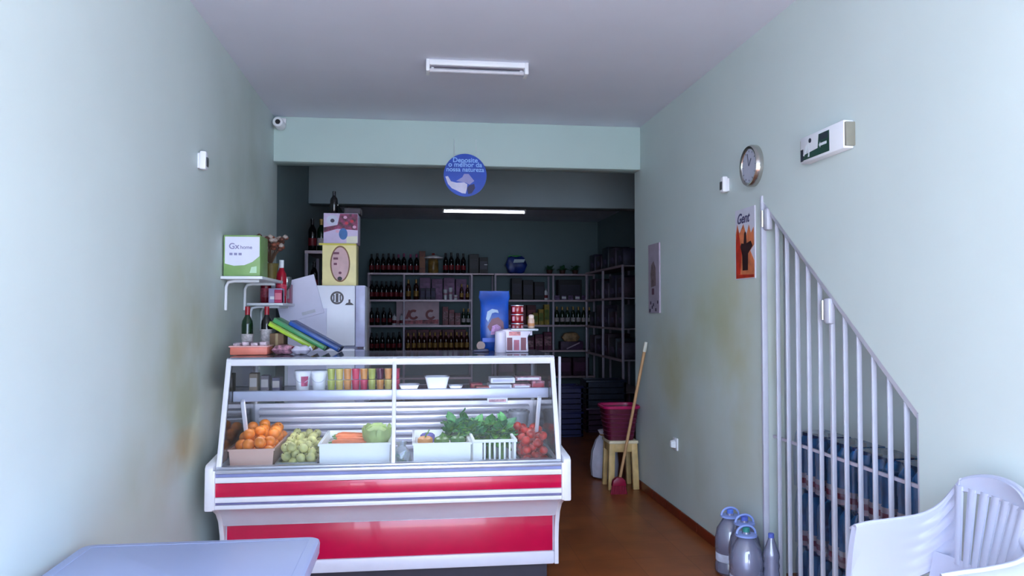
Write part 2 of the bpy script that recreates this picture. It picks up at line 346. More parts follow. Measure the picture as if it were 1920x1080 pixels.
# calendar
t = thing('calendar', 'narrow faded pink calendar poster on the right wall near the beam', 'poster', (XR, 5.98, 1.48))
build('sheet', G().box(XR-.012, XR, 5.845, 6.12, 1.485, 2.035), mat('calendar_paper', (176, 164, 182), .55, var=.06), t)
Xc = lambda y, z, s: (XR-.0122-.0006*s, y, z)
build('print_picture', G().prism([(5.93, 1.70), (6.05, 1.69), (6.06, 1.80), (6.04, 1.87), (5.98, 1.90), (5.93, 1.84)], Xc), mat('calendar_picture', (128, 108, 112), .55, var=.25, scale=20), t)
build('print_mark', G().prism([(5.97, 1.63), (6.03, 1.63), (6.03, 1.68), (5.97, 1.68)], Xc), mat('calendar_mark', (110, 70, 90), .55), t)
for (a, z) in ((6.06, 1.565), (5.99, 1.55), (5.88, 1.57), (6.02, 1.53), (5.93, 1.51), (6.08, 1.505)):
    build('print_mark', G().box(XR-.0128, XR-.0121, a-.014, a+.014, z-.012, z+.012), mat('calendar_dots', (62, 44, 70), .55), t)
# wall socket
t = thing('wall_socket', 'white wall socket low on the right wall', 'socket', (XR, 5.5, .53))
build('plate', G().box(XR-.012, XR, 5.455, 5.545, .485, .575), plastic, t, bevel=.004)
build('plug', G().prism([(-.022, -.028), (.022, -.028), (.022, .022), (0, .034), (-.022, .022)], lambda a, b2, s: (XR-.012-.034*s, 5.5+a*(1-.2*s), .53+b2*(1-.2*s))), mat('plug_white', (232, 236, 240), .35), t, bevel=.004)
# security camera
t = thing('security_camera', 'small white bullet security camera in the corner left of the beam', 'camera', (-1.07, YB, 2.985))
build('bracket', G().box(-1.10, -1.03, YB-.03, YB, 3.0, 3.045).box(-1.085, -1.055, YB-.10, YB-.02, 3.012, 3.03), plastic, t, bevel=.004)
build('housing', G().tube([(-1.07, YB-.02, 2.985), (-1.07, YB-.03, 2.985), (-1.07, YB-.155, 2.982), (-1.07, YB-.165, 2.982)], [.03, .042, .042, .036], 20), plastic, t, smooth=True)
build('lens', G().tube([(-1.07, YB-.16, 2.982), (-1.07, YB-.172, 2.982)], [.021, .018], 16), black, t, smooth=True)
# blue disc sign hanging from the beam
dx, dy, dz, dr = .408, YB-.02, 2.617, .177
t = thing('hanging_sign', 'round blue sign with white hand and lettering hanging from the beam', 'sign', (dx, dy, dz))
def discy(r, y0, y1, n=48, c=(dx, dz)):
    vs = [(c[0]+r*math.cos(2*PI*k/n), y0, c[1]+r*math.sin(2*PI*k/n)) for k in range(n)]+[(c[0]+r*math.cos(2*PI*k/n), y1, c[1]+r*math.sin(2*PI*k/n)) for k in range(n)]
    return G().add(vs, [tuple(range(n)), tuple(range(n, 2*n))]+[(k, (k+1) % n, (k+1) % n+n, k+n) for k in range(n)])
build('disc', discy(dr, dy-.006, dy), mat('sign_blue', (10, 74, 196), .35, var=.12, scale=5), t)
Sy = lambda d: (lambda x, z, s: (dx+x*dr, dy-.0062-d-.0008*s, dz+z*dr))
build('print_hand', G().prism([(-.92, -.08), (-.80, -.06), (-.66, -.30), (-.40, -.36), (-.05, -.34), (.10, -.42), (.08, -.62), (.02, -.86), (-.15, -.84), (-.40, -.72), (-.62, -.62), (-.80, -.42)], Sy(0)), mat('print_white', (226, 222, 250), .4), t)
build('print_card', G().prism([(-.42, -.28), (-.14, -.10), (-.05, .06), (.16, .06), (.42, -.26), (.20, -.44), (.05, -.36)], Sy(.001)), mat('print_lilac', (158, 156, 214), .4), t)
build('print_cuff', G().prism([(.08, -.60), (.20, -.46), (.42, -.40), (.46, -.60), (.30, -.84), (.14, -.88)], Sy(.002)), mat('print_navy', (8, 12, 84), .4), t)
sl = mat('sign_lettering', (150, 196, 255), .4, var=0)
for k, (tx, zz) in enumerate((('Deposite', .60), ('o melhor da', .39), ('nossa natureza', .17))):
    lettering(tx, .056 if k < 2 else .052, (dx, dy-.0072, dz+zz*dr), FRONT, sl, t, align='CENTER')
for s in (-1, 1):
    build('cord', G().tube([(dx+s*.09, dy-.003, dz+.15), (dx+s*.09, dy+.005, dz+.30)], .0015, 6), plastic, t)

# ------------------------------------------------------------------ display counter
CX0, CX1 = -1.0, .785
lilac = mat('counter_enamel', (224, 224, 238), .3, var=.015)
steel = mat('louvre_steel', (234, 232, 246), .22, .3, var=.03)
glass = glassmat('display_glass')
C = thing('display_counter', 'white refrigerated display counter with red stripes and slanted glass front', 'display counter', (-.1, 4.6, 0))
# plinth, lower body with curved end cheeks, red panel
build('plinth', G().box(CX0+.04, CX1-.04, 4.36, 5.0, 0, .10), mat('plinth_dark', (52, 46, 60), .5), C)
body = build('body', G().box(CX0+.01, CX1-.01, 4.30, 5.02, .10, .50), lilac, C, bevel=.006)
build('kick_rail', G().box(CX0+.012, CX1-.012, 4.272, 4.30, .10, .172), lilac, C, bevel=.008)
lp = build('lower_panel', G().box(CX0+.02, CX1-.02, 4.282, 4.30, .172, .375), red, C, bevel=.004)
build('panel_trim', G().box(CX0+.012, CX1-.012, 4.276, 4.30, .366, .38), alu, lp)
for x in (CX0-.012, CX1-.012):       # curved end cheeks
    pr = [(4.27, .10), (5.03, .10), (5.03, .70), (4.05, .70), (4.05, .505), (4.10, .49), (4.17, .455), (4.225, .40), (4.26, .32), (4.272, .24)]
    build('end_cheek', G().prism(pr, lambda y, z, s, x=x: (x+.024*s, y, z)), white, C, bevel=.004)
# coved panel between bumper and base
cv = [(4.10, .50), (4.16, .47), (4.21, .42), (4.25, .375), (4.30, .375), (4.30, .50)]
build('cove_panel', G().prism(cv, lambda y, z, s: (CX0+.012+s*(CX1-CX0-.024), y, z)), lilac, C, smooth=True)
# bumper: aluminium rails with red insert, end caps
bp_ = build('bumper', G().box(CX0, CX1, 4.075, 4.13, .505, .698), white, C, bevel=.004)
build('red_insert', G().box(CX0+.004, CX1-.004, 4.067, 4.076, .566, .634), red, bp_, bevel=.002)
for (z0, z1, d) in ((.682, .700, .018), (.636, .664, .014), (.538, .564, .014), (.505, .526, .018)):
    build('bumper_rail', G().box(CX0, CX1, 4.075-d, 4.078, z0, z1), alu if z0 > .68 else white, bp_, bevel=.004)
build('groove', G().box(CX0+.002, CX1-.002, 4.070, 4.076, .527, .537), mat('groove_grey', (110, 105, 150), .5), bp_)
build('groove', G().box(CX0+.002, CX1-.002, 4.070, 4.076, .665, .681), mat('groove_blue', (128, 136, 186), .4), bp_)
for s, x in ((-1, CX0), (1, CX1)):
    build('end_cap', G().prism([(4.045, .50), (4.05, .715), (4.07, .73), (4.98, .80), (4.98, .50), (4.10, .49)], lambda y, z, sd, x=x, s=s: (x+s*(-.004+.042*sd), y, z)), white, C, bevel=.008)
# refrigerated well
well = build('well', G().box(CX0+.02, CX1-.02, 4.13, 4.96, .50, .62).box(CX0+.02, CX1-.02, 4.13, 4.15, .62, .695), mat('well_white', (226, 230, 240), .35), C)
bk = build('rear_panel', G().box(CX0+.02, CX1-.02, 4.93, 4.98, .62, .93), steel, C)
for k in range(6):                   # louvres of the air duct
    z = .655+k*.046
    build('louvre', G().prism([(4.93, z+.022), (4.885, z+.012), (4.885, z-.012), (4.895, z-.018), (4.93, z-.010)], lambda y, zz, s: (CX0+.06+s*(CX1-CX0-.12), y, zz)), steel, C, bevel=.003)
# glass superstructure
FB, FT = 4.10, 4.30                  # slanted front: bottom and top Y
ZB, ZT = .703, 1.243
def ln(z): return FB+(FT-FB)*(z-ZB)/(ZT-ZB)
gm = alu
sill = build('front_sill', G().box(CX0+.01, CX1-.01, FB-.02, FB+.03, .698, .712), gm, C, bevel=.004)
for x in (CX0+.02, -.108, CX1-.02):
    w = .026 if x != -.108 else .022
    build('front_post', G().bar((x, FB, ZB), (x, FT, ZT), w, .022, up=(0, 1, 0)), white, C, bevel=.004)
for (a, b2) in ((CX0+.033, -.12), (-.096, CX1-.033)):
    build('front_glass', G().obox(((a+b2)/2, (FB+FT)/2, (ZB+ZT)/2), ((1, 0, 0), (0, FT-FB, ZT-ZB), (0, ZT-ZB, -(FT-FB))), (b2-a)/2, math.hypot(FT-FB, ZT-ZB)/2-.012, .003), glass, C)
build('top_front_rail', G().box(CX0+.008, CX1-.008, FT-.018, FT+.026, ZT-.036, ZT), white, C, bevel=.005)
build('top_rear_rail', G().box(CX0+.008, CX1-.008, 4.925, 4.955, ZT-.03, ZT-.004), white, C, bevel=.004)
build('top_glass', G().box(CX0+.01, CX1-.01, FT+.0, 4.96, ZT, ZT+.008), glassmat('top_glass', (205, 212, 228), .16, .35, (176, 180, 200)), C)
for x in (CX0+.03, CX1-.03):
    build('rear_post', G().box(x-.014, x+.014, 4.92, 4.95, .93, ZT-.03), white, C, bevel=.003)
    build('top_side_rail', G().box(x-.018, x+.014, FT+.02, 4.93, ZT-.026, ZT-.002), white, C, bevel=.003)
    build('side_glass', G().prism([(FB+.02, ZB+.02), (4.93, ZB+.08), (4.93, ZT-.03), (FT+.01, ZT-.035)], lambda y, z, s, x=x: (x-.003+.006*s, y, z)), glass, C)
    build('shelf_bracket', G().prism([(4.60, 1.015), (4.92, 1.015), (4.92, .95)], lambda y, z, s, x=x: (x-.008+.016*s, y, z)), white, C)
    build('inner_post', G().bar((x+(.06 if x < 0 else -.06), 4.42, .80), (x+(.06 if x < 0 else -.06), 4.30, 1.02), .018, .03, up=(0, 1, 0)), white, C, bevel=.003)
sh = build('glass_shelf', G().box(CX0+.03, CX1-.03, 4.36, 4.80, 1.040, 1.048), glassmat('shelf_glass', (240, 244, 248), .12, .18, (190, 196, 210)), C)
build('shelf_front_profile', G().box(CX0+.034, CX1-.034, 4.325, 4.36, 1.012, 1.068), mat('shelf_profile', (206, 208, 230), .3, .35, var=.02), sh, bevel=.004)
build('shelf_rear_profile', G().box(CX0+.034, CX1-.034, 4.80, 4.82, 1.03, 1.05), alu, sh, bevel=.003)
build('display_tube', G().tube([(CX0+.08, 4.40, 1.018), (CX1-.08, 4.40, 1.018)], .011, 10), mat('display_tube_on', (240, 244, 255), .3, var=0, emit=24), sh, smooth=True)
build('rear_upright', G().box(.925, .942, 4.955, 4.975, .50, 1.205), white, C, bevel=.003)
build('rear_upright_foot', G().box(.78, .942, 4.955, 4.975, .50, .53), white, C)

# ------------------------------------------------------------------ produce in the well (deck at z = .62)
DK = .62
def rnd(a, b): return random.uniform(a, b)
def fruit_proto(name, r, mt, squash=.95, dim=.12, stem=None):
    pr = []
    for i in range(11):
        a = -PI/2+PI*i/10; z = r*squash*math.sin(a); rr = r*math.cos(a)
        if i in (0, 10): z *= 1-dim*2.0; rr = 0
        if i in (1, 9): z *= 1-dim*.25
        pr.append((rr if rr > 1e-5 else 0, z))
    o = build(name, G().lathe(pr, n=14), mt, smooth=True)
    if stem: build('stem', G().tube([(0, 0, r*squash*.72), (.002, .001, r*squash*1.08)], [.003, .002], 6), stem, o)
    return o
def pile(proto, label, group, cat, x0, x1, y0, y1, z0, r, n, zmax, front=.0):
    # drop the fruit one by one where it settles lowest; the heap rises towards the back
    P = []
    for k in range(n):
        best = None
        for q in range(40):
            x = rnd(x0+r, x1-r); y = rnd(y0+r, y1-r); z = z0+r
            for (a, b2, c) in P:
                d2 = (a-x)**2+(b2-y)**2
                if d2 < 4*r*r: z = max(z, c+math.sqrt(4*r*r-d2))
            lim = zmax-front*(1-(y-y0)/(y1-y0))
            sc = z if z < lim else z+1
            if best is None or sc < best[0]: best = (sc, x, y, z)
        if best[0] > 1+z0: break
        P.append(best[1:])
    for k, p in enumerate(P):
        o = put(proto, k > 0, p, 0, label, group)
        if k == 0: tag(o, label, cat, group)
        o.rotation_euler = (rnd(-.9, .9), rnd(-.9, .9), rnd(0, 6)); s = rnd(.96, 1.02); o.scale = (s, s, s*rnd(.96, 1.0))
    return len(P)
def tub(name, label, x0, x1, y0, y1, z0, z1, m, wall=.006, taper=.012, rim=.01, cat='crate', group=None):
    t = thing(name, label, cat, ((x0+x1)/2, (y0+y1)/2, z0), group)
    def ring(z, e): return [(x0+e, y0+e, z), (x1-e, y0+e, z), (x1-e, y1-e, z), (x0+e, y1-e, z)]
    g = G(); vs = ring(z0, taper)+ring(z1, 0)+ring(z1, wall)+ring(z0+wall, taper+wall)
    fs = [(0, 3, 2, 1)]+[(i, (i+1) % 4, (i+1) % 4+4, i+4) for i in range(4)]+[(i+4, (i+1) % 4+4, (i+1) % 4+8, i+8) for i in range(4)]+[(i+8, (i+1) % 4+8, (i+1) % 4+12, i+12) for i in range(4)]+[(12, 13, 14, 15)]
    g.add(vs, fs); build('shell', g, m, t)
    if rim:
        gr = G().box(x0-rim*.6, x1+rim*.6, y0-rim*.6, y0+.002, z1-rim, z1).box(x0-rim*.6, x1+rim*.6, y1-.002, y1+rim*.6, z1-rim, z1).box(x0-rim*.6, x0+.002, y0, y1, z1-rim, z1).box(x1-.002, x1+rim*.6, y0, y1, z1-rim, z1)
        build('rim', gr, m, t)
    return t
peach = glassmat('crate_clear', (255, 250, 248), .1, .68, (255, 214, 196))
tub('produce_crate', 'clear pinkish plastic crate of oranges at the left end of the counter', CX0+.035, -.735, 4.235, 4.80, DK, .775, peach)
orange = mat('orange_skin', (238, 132, 34), .4, var=.12, scale=20, bump=.25)
onav = mat('orange_navel', (150, 110, 40), .6)
op = fruit_proto('orange', .032, orange, .96, .10)
build('navel', G().lathe([(0, -.0045), (.004, -.003), (.003, 0), (0, .001)], (0, 0, .0290), 8), onav, op)
pile(op, 'round orange in the pile inside the clear crate at counter left', 'oranges in the display counter', 'orange', CX0+.040, -.736, 4.245, 4.79, DK+.006, .032, 170, .868, .03)
guava = mat('pale_green_skin', (206, 204, 132), .45, var=.22, scale=16, bump=.2)
gp_ = fruit_proto('pear', .0245, guava, 1.12, .08, stem=mat('stem_brown', (92, 66, 36), .7))
tub('produce_crate', 'shallow clear crate of pale green pears beside the oranges', -.722, -.515, 4.235, 4.80, DK, .70, glassmat('crate_clear2', (245, 248, 250), .1, .22, (235, 235, 240)))
pile(gp_, 'small pale green pear in the pile right of the oranges', 'pears in the display counter', 'pear', -.712, -.525, 4.245, 4.79, DK+.006, .0245, 170, .80, .02)
wh = mat('crate_white', (244, 248, 248), .35, var=.01)
tub('produce_crate', 'plain white crate of carrots and cabbage left of the centre post', -.50, -.13, 4.225, 4.70, DK, .795, wh, .008, .004)
tub('produce_crate', 'plain white crate of peppers right of the centre post', -.005, .305, 4.225, 4.70, DK, .788, wh, .008, .004)
# slotted white basket
bx0, bx1, by0, by1, bz1 = .318, .553, 4.225, 4.62, .80
t = thing('slotted_basket', 'white slotted plastic basket holding leafy greens in the counter', 'basket', ((bx0+bx1)/2, 4.42, DK))
build('base', G().box(bx0, bx1, by0, by1, DK, DK+.012), wh, t, bevel=.003)
build('rim', G().box(bx0-.006, bx1+.006, by0-.006, by0+.01, bz1-.016, bz1).box(bx0-.006, bx1+.006, by1-.01, by1+.006, bz1-.016, bz1).box(bx0-.006, bx0+.01, by0, by1, bz1-.016, bz1).box(bx1-.01, bx1+.006, by0, by1, bz1-.016, bz1), wh, t, bevel=.003)
for k in range(9):
    x = bx0+.008+k*(bx1-bx0-.016)/8
    build('slat', G().box(x-.005, x+.005, by0, by0+.006, DK+.01, bz1-.01), wh, t); build('slat', G().box(x-.005, x+.005, by1-.006, by1, DK+.01, bz1-.01), wh, t)
for k in range(12):
    y = by0+.008+k*(by1-by0-.016)/11
    for x in (bx0, bx1-.006): build('slat', G().box(x, x+.006, y-.005, y+.005, DK+.01, bz1-.01), wh, t)
build('corner_panel', G().box(bx0-.001, bx0+.05, by0-.003, by0+.004, DK+.004, bz1-.006), wh, t)
# fillings of the white crates
car = mat('carrot_orange', (222, 120, 70), .5, var=.1, scale=30, bump=.2); grn = mat('leaf_mid_green', (96, 140, 60), .5, var=.2, scale=30)
cp = None
for k in range(7):
    if cp is None:
        cp = build('carrot', G().tube([(0, 0, 0), (.03, 0, 0), (.10, 0, .001), (.155, .002, 0), (.17, .002, 0)], [.010, .0165, .014, .007, .002], 10), car, smooth=True)
        build('leaf_stub', G().tube([(-.02, 0, .004), (.004, 0, 0)], [.004, .006], 6), grn, cp); tag(cp, 'carrot lying in the plain white crate left of the centre post', 'carrot', 'carrots in the white crate')
        o = cp
    else: o = copy_tree(cp)
    o.location = (-.44+(k % 2)*.012, 4.30+k*.048, .775+rnd(0, .02)); o.rotation_euler = (rnd(0, 3), rnd(-.05, .05), rnd(-.2, .2))
build('crate_liner_paper', G().box(-.488, -.14, 4.24, 4.69, DK+.01, .752), mat('liner_paper', (214, 208, 200), .8), None)
tag(bpy.data.objects['crate_liner_paper'], 'paper padding under the carrots in the left white crate', 'paper')
build('crate_liner_paper', G().box(.005, .295, 4.24, 4.69, DK+.01, .745), mat('liner_paper', (214, 208, 200), .8), None)
tag(bpy.data.objects['crate_liner_paper.001'], 'paper padding under the peppers in the right white crate', 'paper')
def leafmesh(L, Wd, curl, ruffle, key):
    g = G(); rows = []
    for i in range(7):
        u = i/6; w = Wd*math.sin(PI*min(1, .12+u*.88))**.7*(1 if u < 1 else .1); row = []
        for j in range(-2, 3):
            v = j/2; row.append((v*w, u*L, curl*u*u+abs(v)*.18*w+ruffle*math.sin(9*u+3*v)*abs(v)))
        rows.append(row)
    return g.grid(rows)
# cabbage: a head of wrapped leaves
cabm = mat('cabbage_green', (168, 192, 120), .5, var=.15, scale=10)
for ci, (x, y, r, lab) in enumerate(((-.205, 4.36, .062, 'pale green cabbage at the front right of the left white crate'), (-.21, 4.51, .06, 'pale green cabbage at the back right of the left white crate'))):
    t = thing('cabbage', lab, 'cabbage', (x, y, .752))
    build('heart', G().lathe([(0, 0), (r*.6, r*.1), (r*.95, r*.6), (r, r), (r*.85, r*1.5), (r*.4, r*1.8), (0, r*1.85)], (x, y, .752), 14), cabm, t, smooth=True)
    for k in range(6):
        a = k*PI/3+.3*ci; rows = []
        for i in range(6):
            u = i/5; row = []
            for j in range(-2, 3):
                th = a+j*.30*(1-.25*u); R = r*(.55+.62*math.sin(PI*.55*min(1, u*1.25)))*(1.04+.10*u); row.append((x+R*math.cos(th), y+R*math.sin(th), .752+.004+u*r*1.55+.006*math.sin(j*2+k)))
            rows.append(row)
        build('leaf', G().grid(rows), cabm, t, smooth=True, solid=.0015)
# peppers
pepp = None
for k, (x, y, c, lab) in enumerate(((.06, 4.33, (214, 150, 86), 'orange bell pepper in the right white crate'), (.15, 4.31, (92, 128, 62), 'green bell pepper in the middle of the right white crate'), (.075, 4.45, (96, 92, 160), 'purple aubergine-coloured pepper at the back of the right white crate'), (.24, 4.33, (70, 118, 60), 'dark green bell pepper at the right of the right white crate'))):
    t = thing('bell_pepper', lab, 'pepper', (x, y, .745))
    g = G(); n = 20; vs = []; pr = [(.0, .004), (.020, .0), (.033, .012), (.038, .035), (.037, .052), (.026, .062), (.010, .058), (0, .056)]
    for (r, z) in pr:
        for q in range(n): a = 2*PI*q/n; rr = r*(1+.10*math.cos(4*a)); vs.append((x+rr*math.cos(a), y+rr*math.sin(a), .745+z))
    g.add(vs, [(i*n+q, i*n+(q+1) % n, (i+1)*n+(q+1) % n, (i+1)*n+q) for i in range(len(pr)-1) for q in range(n)])
    build('flesh', g, mat('pepper_%d' % k, c, .25, var=.08), t, smooth=True)
    build('stem', G().tube([(x, y, .745+.055), (x+.004, y, .745+.07), (x+.010, y+.003, .745+.08)], [.005, .004, .005], 6), grn, t)
# leafy greens: bunches of ruffled leaves standing in the slotted basket
lg = [mat('kale_green', (62, 138, 66), .5, var=.3, scale=25), mat('kale_dark', (52, 116, 76), .5, var=.3, scale=25), mat('kale_bright', (92, 160, 52), .5, var=.25, scale=25)]
lm = []
for k in range(3):
    m_ = leafmesh(.15-.02*k, .045, -.03-.02*k, .012, 'leaf%d' % k)
    o = build('leaf', m_, lg[k], None, smooth=True, solid=.0012); lm.append(o.data); bpy.data.objects.remove(o)
st = mat('green_stalk', (118, 160, 84), .5)
for bi, (x, y, lab, lean) in enumerate(((.25, 4.64, 'dark leafy bunch of greens at the left back of the pile', -.35), (.35, 4.50, 'leafy bunch of greens at the front left of the slotted basket', -.15), (.44, 4.56, 'tall leafy bunch of greens in the middle of the basket', .05), (.50, 4.46, 'bright leafy bunch of greens at the front right of the basket', .2), (.29, 4.82, 'leafy bunch of greens behind the white crates by the louvres', -.1))):
    z0 = DK+.02 if bx0 < x-.03 < bx1 else DK+.002
    t = thing('greens_bunch', lab, 'greens', (x, y, z0), 'leafy greens in the counter')
    build('stalk_bundle', G().tube([(x, y, z0), (x, y, z0+.06), (x+lean*.05, y, z0+.14)], [.022, .020, .032], 10), st, t, smooth=True)
    for k in range(64):
        a = k*2.4+rnd(-.3, .3); tilt = 1.55*((k+.5)/64)**.75; me = lm[(k+bi) % 3]
        o = bpy.data.objects.new('leaf', me); COL.objects.link(o); o.parent = t
        o.location = (lean*.05+math.cos(a)*.055*math.sin(tilt), math.sin(a)*.055*math.sin(tilt), .10+.10*math.cos(tilt)*rnd(.55, 1))
        o.rotation_euler = (PI/2-tilt, rnd(-.5, .5), a); s = rnd(.36, .62); o.scale = (s, s, s)
# red apples at the right
apm = mat('apple_red', (196, 44, 28), .3, var=.35, scale=18)
ap = fruit_proto('apple', .0255, apm, .92, .14, stem=mat('stem_brown', (92, 66, 36), .7))
tub('produce_crate', 'clear crate of red apples at the right end of the counter', .572, CX1-.04, 4.215, 4.70, DK, .70, glassmat('crate_clear3', (252, 248, 246), .1, .04, (240, 225, 220)))
pile(ap, 'red apple in the pile at the right end of the counter', 'apples in the display counter', 'apple', .578, CX1-.044, 4.225, 4.69, DK+.006, .0255, 190, .83, .0)
# clear tubs behind the apples
clear = glassmat('clear_tub', (240, 246, 250), .16, .30, (225, 228, 240))
for k, (x, z, lab) in enumerate(((.64, DK, 'clear plastic tub behind the apples, lower one'), (.64, DK+.135, 'clear plastic tub behind the apples, stacked on top'))):
    t = thing('clear_tub', lab, 'tub', (x, 4.79, z))
    build('shell', G().lathe([(.055, 0), (.066, .10), (.070, .118), (.066, .118), (.060, .10), (.050, .006), (0, .006)], (x, 4.79, z), 20), clear, t, smooth=True)
    build('lid', G().lathe([(.072, .113), (.072, .126), (.060, .132), (.06, .126), (0, .126)], (x, 4.79, z), 20), clear, t, smooth=True)
# clear bag of herbs by the centre post
t = thing('clear_bag', 'small clear plastic bag of herbs beside the centre post', 'bag', (-.067, 4.32, DK))
g = G(); n = 16; vs = []
prf = [(.02, 0), (.046, .01), (.050, .06), (.042, .11), (.022, .14), (.030, .165)]
for i, (r, z) in enumerate(prf):
    for q in range(n): a = 2*PI*q/n; rr = r*(1+.14*math.sin(3*a+i)+.06*math.sin(7*a+2*i)); vs.append((-.067+rr*math.cos(a), 4.32+rr*.8*math.sin(a), DK+z))
g.add(vs, [(i*n+q, i*n+(q+1) % n, (i+1)*n+(q+1) % n, (i+1)*n+q) for i in range(len(prf)-1) for q in range(n)]+[tuple(range(n))])
build('film', g, glassmat('bag_film', (235, 242, 245), .2, .22, (225, 232, 238)), t, smooth=True)
for k in range(9):
    o = bpy.data.objects.new('sprig', lm[k % 3]); COL.objects.link(o); o.parent = t; o.scale = (.3, .42, .4)
    o.location = (rnd(-.02, .02), rnd(-.015, .015), .02+rnd(0, .05)); o.rotation_euler = (PI/2-rnd(0, .5), 0, k*.8)

# ------------------------------------------------------------------ goods on the glass shelf (z = 1.048)
SZ = 1.0485
# two white ice-cream tubs
for k, (x, lab) in enumerate(((-.625, 'white plastic pail with a pink label on the glass shelf'), (-.535, 'plain white plastic pail on the glass shelf beside the coloured cups'))):
    t = thing('plastic_pail', lab, 'pail', (x, 4.50, SZ))
    build('shell', G().lathe([(.034, 0), (.043, .095), (.046, .10), (.046, .108), (.040, .108)], (x, 4.50, SZ), 20), plastic, t, smooth=True)
    build('lid', G().lathe([(.047, .104), (.047, .114), (.042, .118), (0, .118)], (x, 4.50, SZ), 20), plastic, t, smooth=True)
    build('handle', G().tube([(x+.046*math.cos(a), 4.50-.046*math.sin(a)*.4-.02, SZ+.10-.05*math.sin(a)) for a in [i*PI/8 for i in range(9)]], .0018, 6), alu, t)
    if k == 0:
        g = G(); vs = []
        for zz in (.03, .085):
            for i in range(9): a = -PI/2-.1+i*.12; r = .0345+.0095*zz/.095+.0012; vs.append((x+r*math.cos(a), 4.50+r*math.sin(a), SZ+zz))
        g.add(vs, [(i, i+1, i+10, i+9) for i in range(8)]); build('label_print', g, mat('pail_print', (186, 66, 110), .5, var=.3, scale=40), t)
    if k == 1: t.location = (x+.0, 4.50, SZ)
# coloured dessert cups, two high
cupc = {'lime': (188, 196, 92), 'orange': (232, 158, 84), 'pink': (220, 58, 98), 'yellow': (226, 206, 112), 'plum': (92, 24, 62)}
cols = [('lime', 'lime'), ('yellow', 'yellow'), ('orange', 'orange'), ('pink', 'pink'), ('pink', 'orange'), ('lime', 'lime'), ('orange', 'plum'), ('yellow', 'orange'), ('pink', 'pink')]
where = ['beside the plain white pail', 'second from the white pail', 'third from the white pail', 'fourth from the white pail', 'fifth from the white pail', 'fourth from the centre post', 'third from the centre post', 'second from the centre post', 'beside the centre post']
for k, (lo, hi) in enumerate(cols):
    x = -.468+k*.0455
    for lev, cn in enumerate((lo, hi)):
        z = SZ+lev*.064
        t = thing('dessert_cup', '%s dessert cup, %s of the pair %s' % (cn, 'lower' if lev == 0 else 'upper', where[k]), 'cup', (x, 4.50, z), 'coloured cups on the glass shelf')
        build('cup', G().lathe([(.018, 0), (.0215, .052), (.0215, .056), (0, .056)], (x, 4.50, z), 14), mat('cup_'+cn, cupc[cn], .35, var=.1, scale=40), t, smooth=True)
        build('foil_lid', G().lathe([(.0222, .056), (.0222, .060), (0, .0605)], (x, 4.50, z), 14), mat('foil_'+cn, tuple(min(255, c+40) for c in cupc[cn]), .3, .2), t)
foam = mat('white_foam', (242, 242, 248), .6, var=.01)
def bowl(name, label, x, y, w, d, h, cat, r=.25):
    t = thing(name, label, cat, (x, y, SZ)); pr = []
    def rr(hw, hd, z):
        n = 24; out = []
        for q in range(n):
            a = 2*PI*q/n; c, s = math.cos(a), math.sin(a); e = .45
            out.append((x+hw*math.copysign(abs(c)**e, c), y+hd*math.copysign(abs(s)**e, s), SZ+z))
        return out
    rings = [rr(w*.36, d*.36, 0), rr(w*.47, d*.47, h*.85), rr(w*.5, d*.5, h), rr(w*.46, d*.46, h), rr(w*.43, d*.43, h*.8), rr(w*.32, d*.32, .005)]
    n = 24; vs = [p for r_ in rings for p in r_]
    g = G().add(vs, [(i*n+q, i*n+(q+1) % n, (i+1)*n+(q+1) % n, (i+1)*n+q) for i in range(len(rings)-1) for q in range(n)]+[tuple(range(n)), tuple(range(5*n, 6*n))])
    build('shell', g, foam, t, smooth=True)
    build('rim', G().add(rr(w*.5, d*.5, h*.97)+rr(w*.52, d*.52, h*1.0)+rr(w*.46, d*.46, h*1.02), [(i*n+q, i*n+(q+1) % n, (i+1)*n+(q+1) % n, (i+1)*n+q) for i in range(2) for q in range(n)]), foam, t, smooth=True)
    return t
bowl('foam_tray', 'low white foam tray on the glass shelf right of the centre post', -.03, 4.47, .115, .13, .034, 'tray')
bowl('serving_bowl', 'white square bowl on the right half of the glass shelf', .128, 4.47, .14, .14, .078, 'bowl')
bowl('foam_tray', 'small white foam dish right of the square bowl', .235, 4.47, .08, .09, .026, 'dish')
def carton(name, label, c, w, d, h, m, cat='box', rz=0, strip=None, group=None):
    t = thing(name, label, cat, c, group)
    build('box', G().box(c[0]-w/2, c[0]+w/2, c[1]-d/2, c[1]+d/2, c[2], c[2]+h), m, t, bevel=min(.003, h*.1), seg=1)
    if strip:
        build('print', G().box(c[0]-w*.42, c[0]+w*.42, c[1]-d/2-.0008, c[1]-d/2+.001, c[2]+h*.25, c[2]+h*.75), strip, t)
    t.rotation_euler = (0, 0, rz)
    return t
salm = mat('salmon_pack', (226, 112, 100), .5, var=.2, scale=30); pinkp = mat('pink_packet', (214, 160, 172), .5, var=.35, scale=40); crim = mat('crimson_pack', (168, 16, 50), .45, var=.2)
carton('meat_pack', 'flat salmon coloured pack on the right of the glass shelf', (.385, 4.45, SZ), .075, .10, .022, salm, 'pack', strip=plastic)
carton('meat_pack', 'small crimson pack behind the salmon pack on the shelf', (.36, 4.57, SZ), .07, .09, .03, crim, 'pack', strip=salm)
carton('foam_box', 'white foam box, lower of the stack of two on the shelf', (.485, 4.47, SZ), .13, .14, .032, foam, strip=mat('lid_line', (200, 200, 222), .5))
carton('foam_box', 'white foam box, upper of the stack of two on the shelf', (.50, 4.47, SZ+.0405), .14, .14, .030, foam, strip=mat('lid_line', (200, 200, 222), .5))
carton('packet', 'pink printed packet lying next to the foam boxes', (.61, 4.46, SZ), .10, .12, .034, pinkp, 'packet', strip=foam)
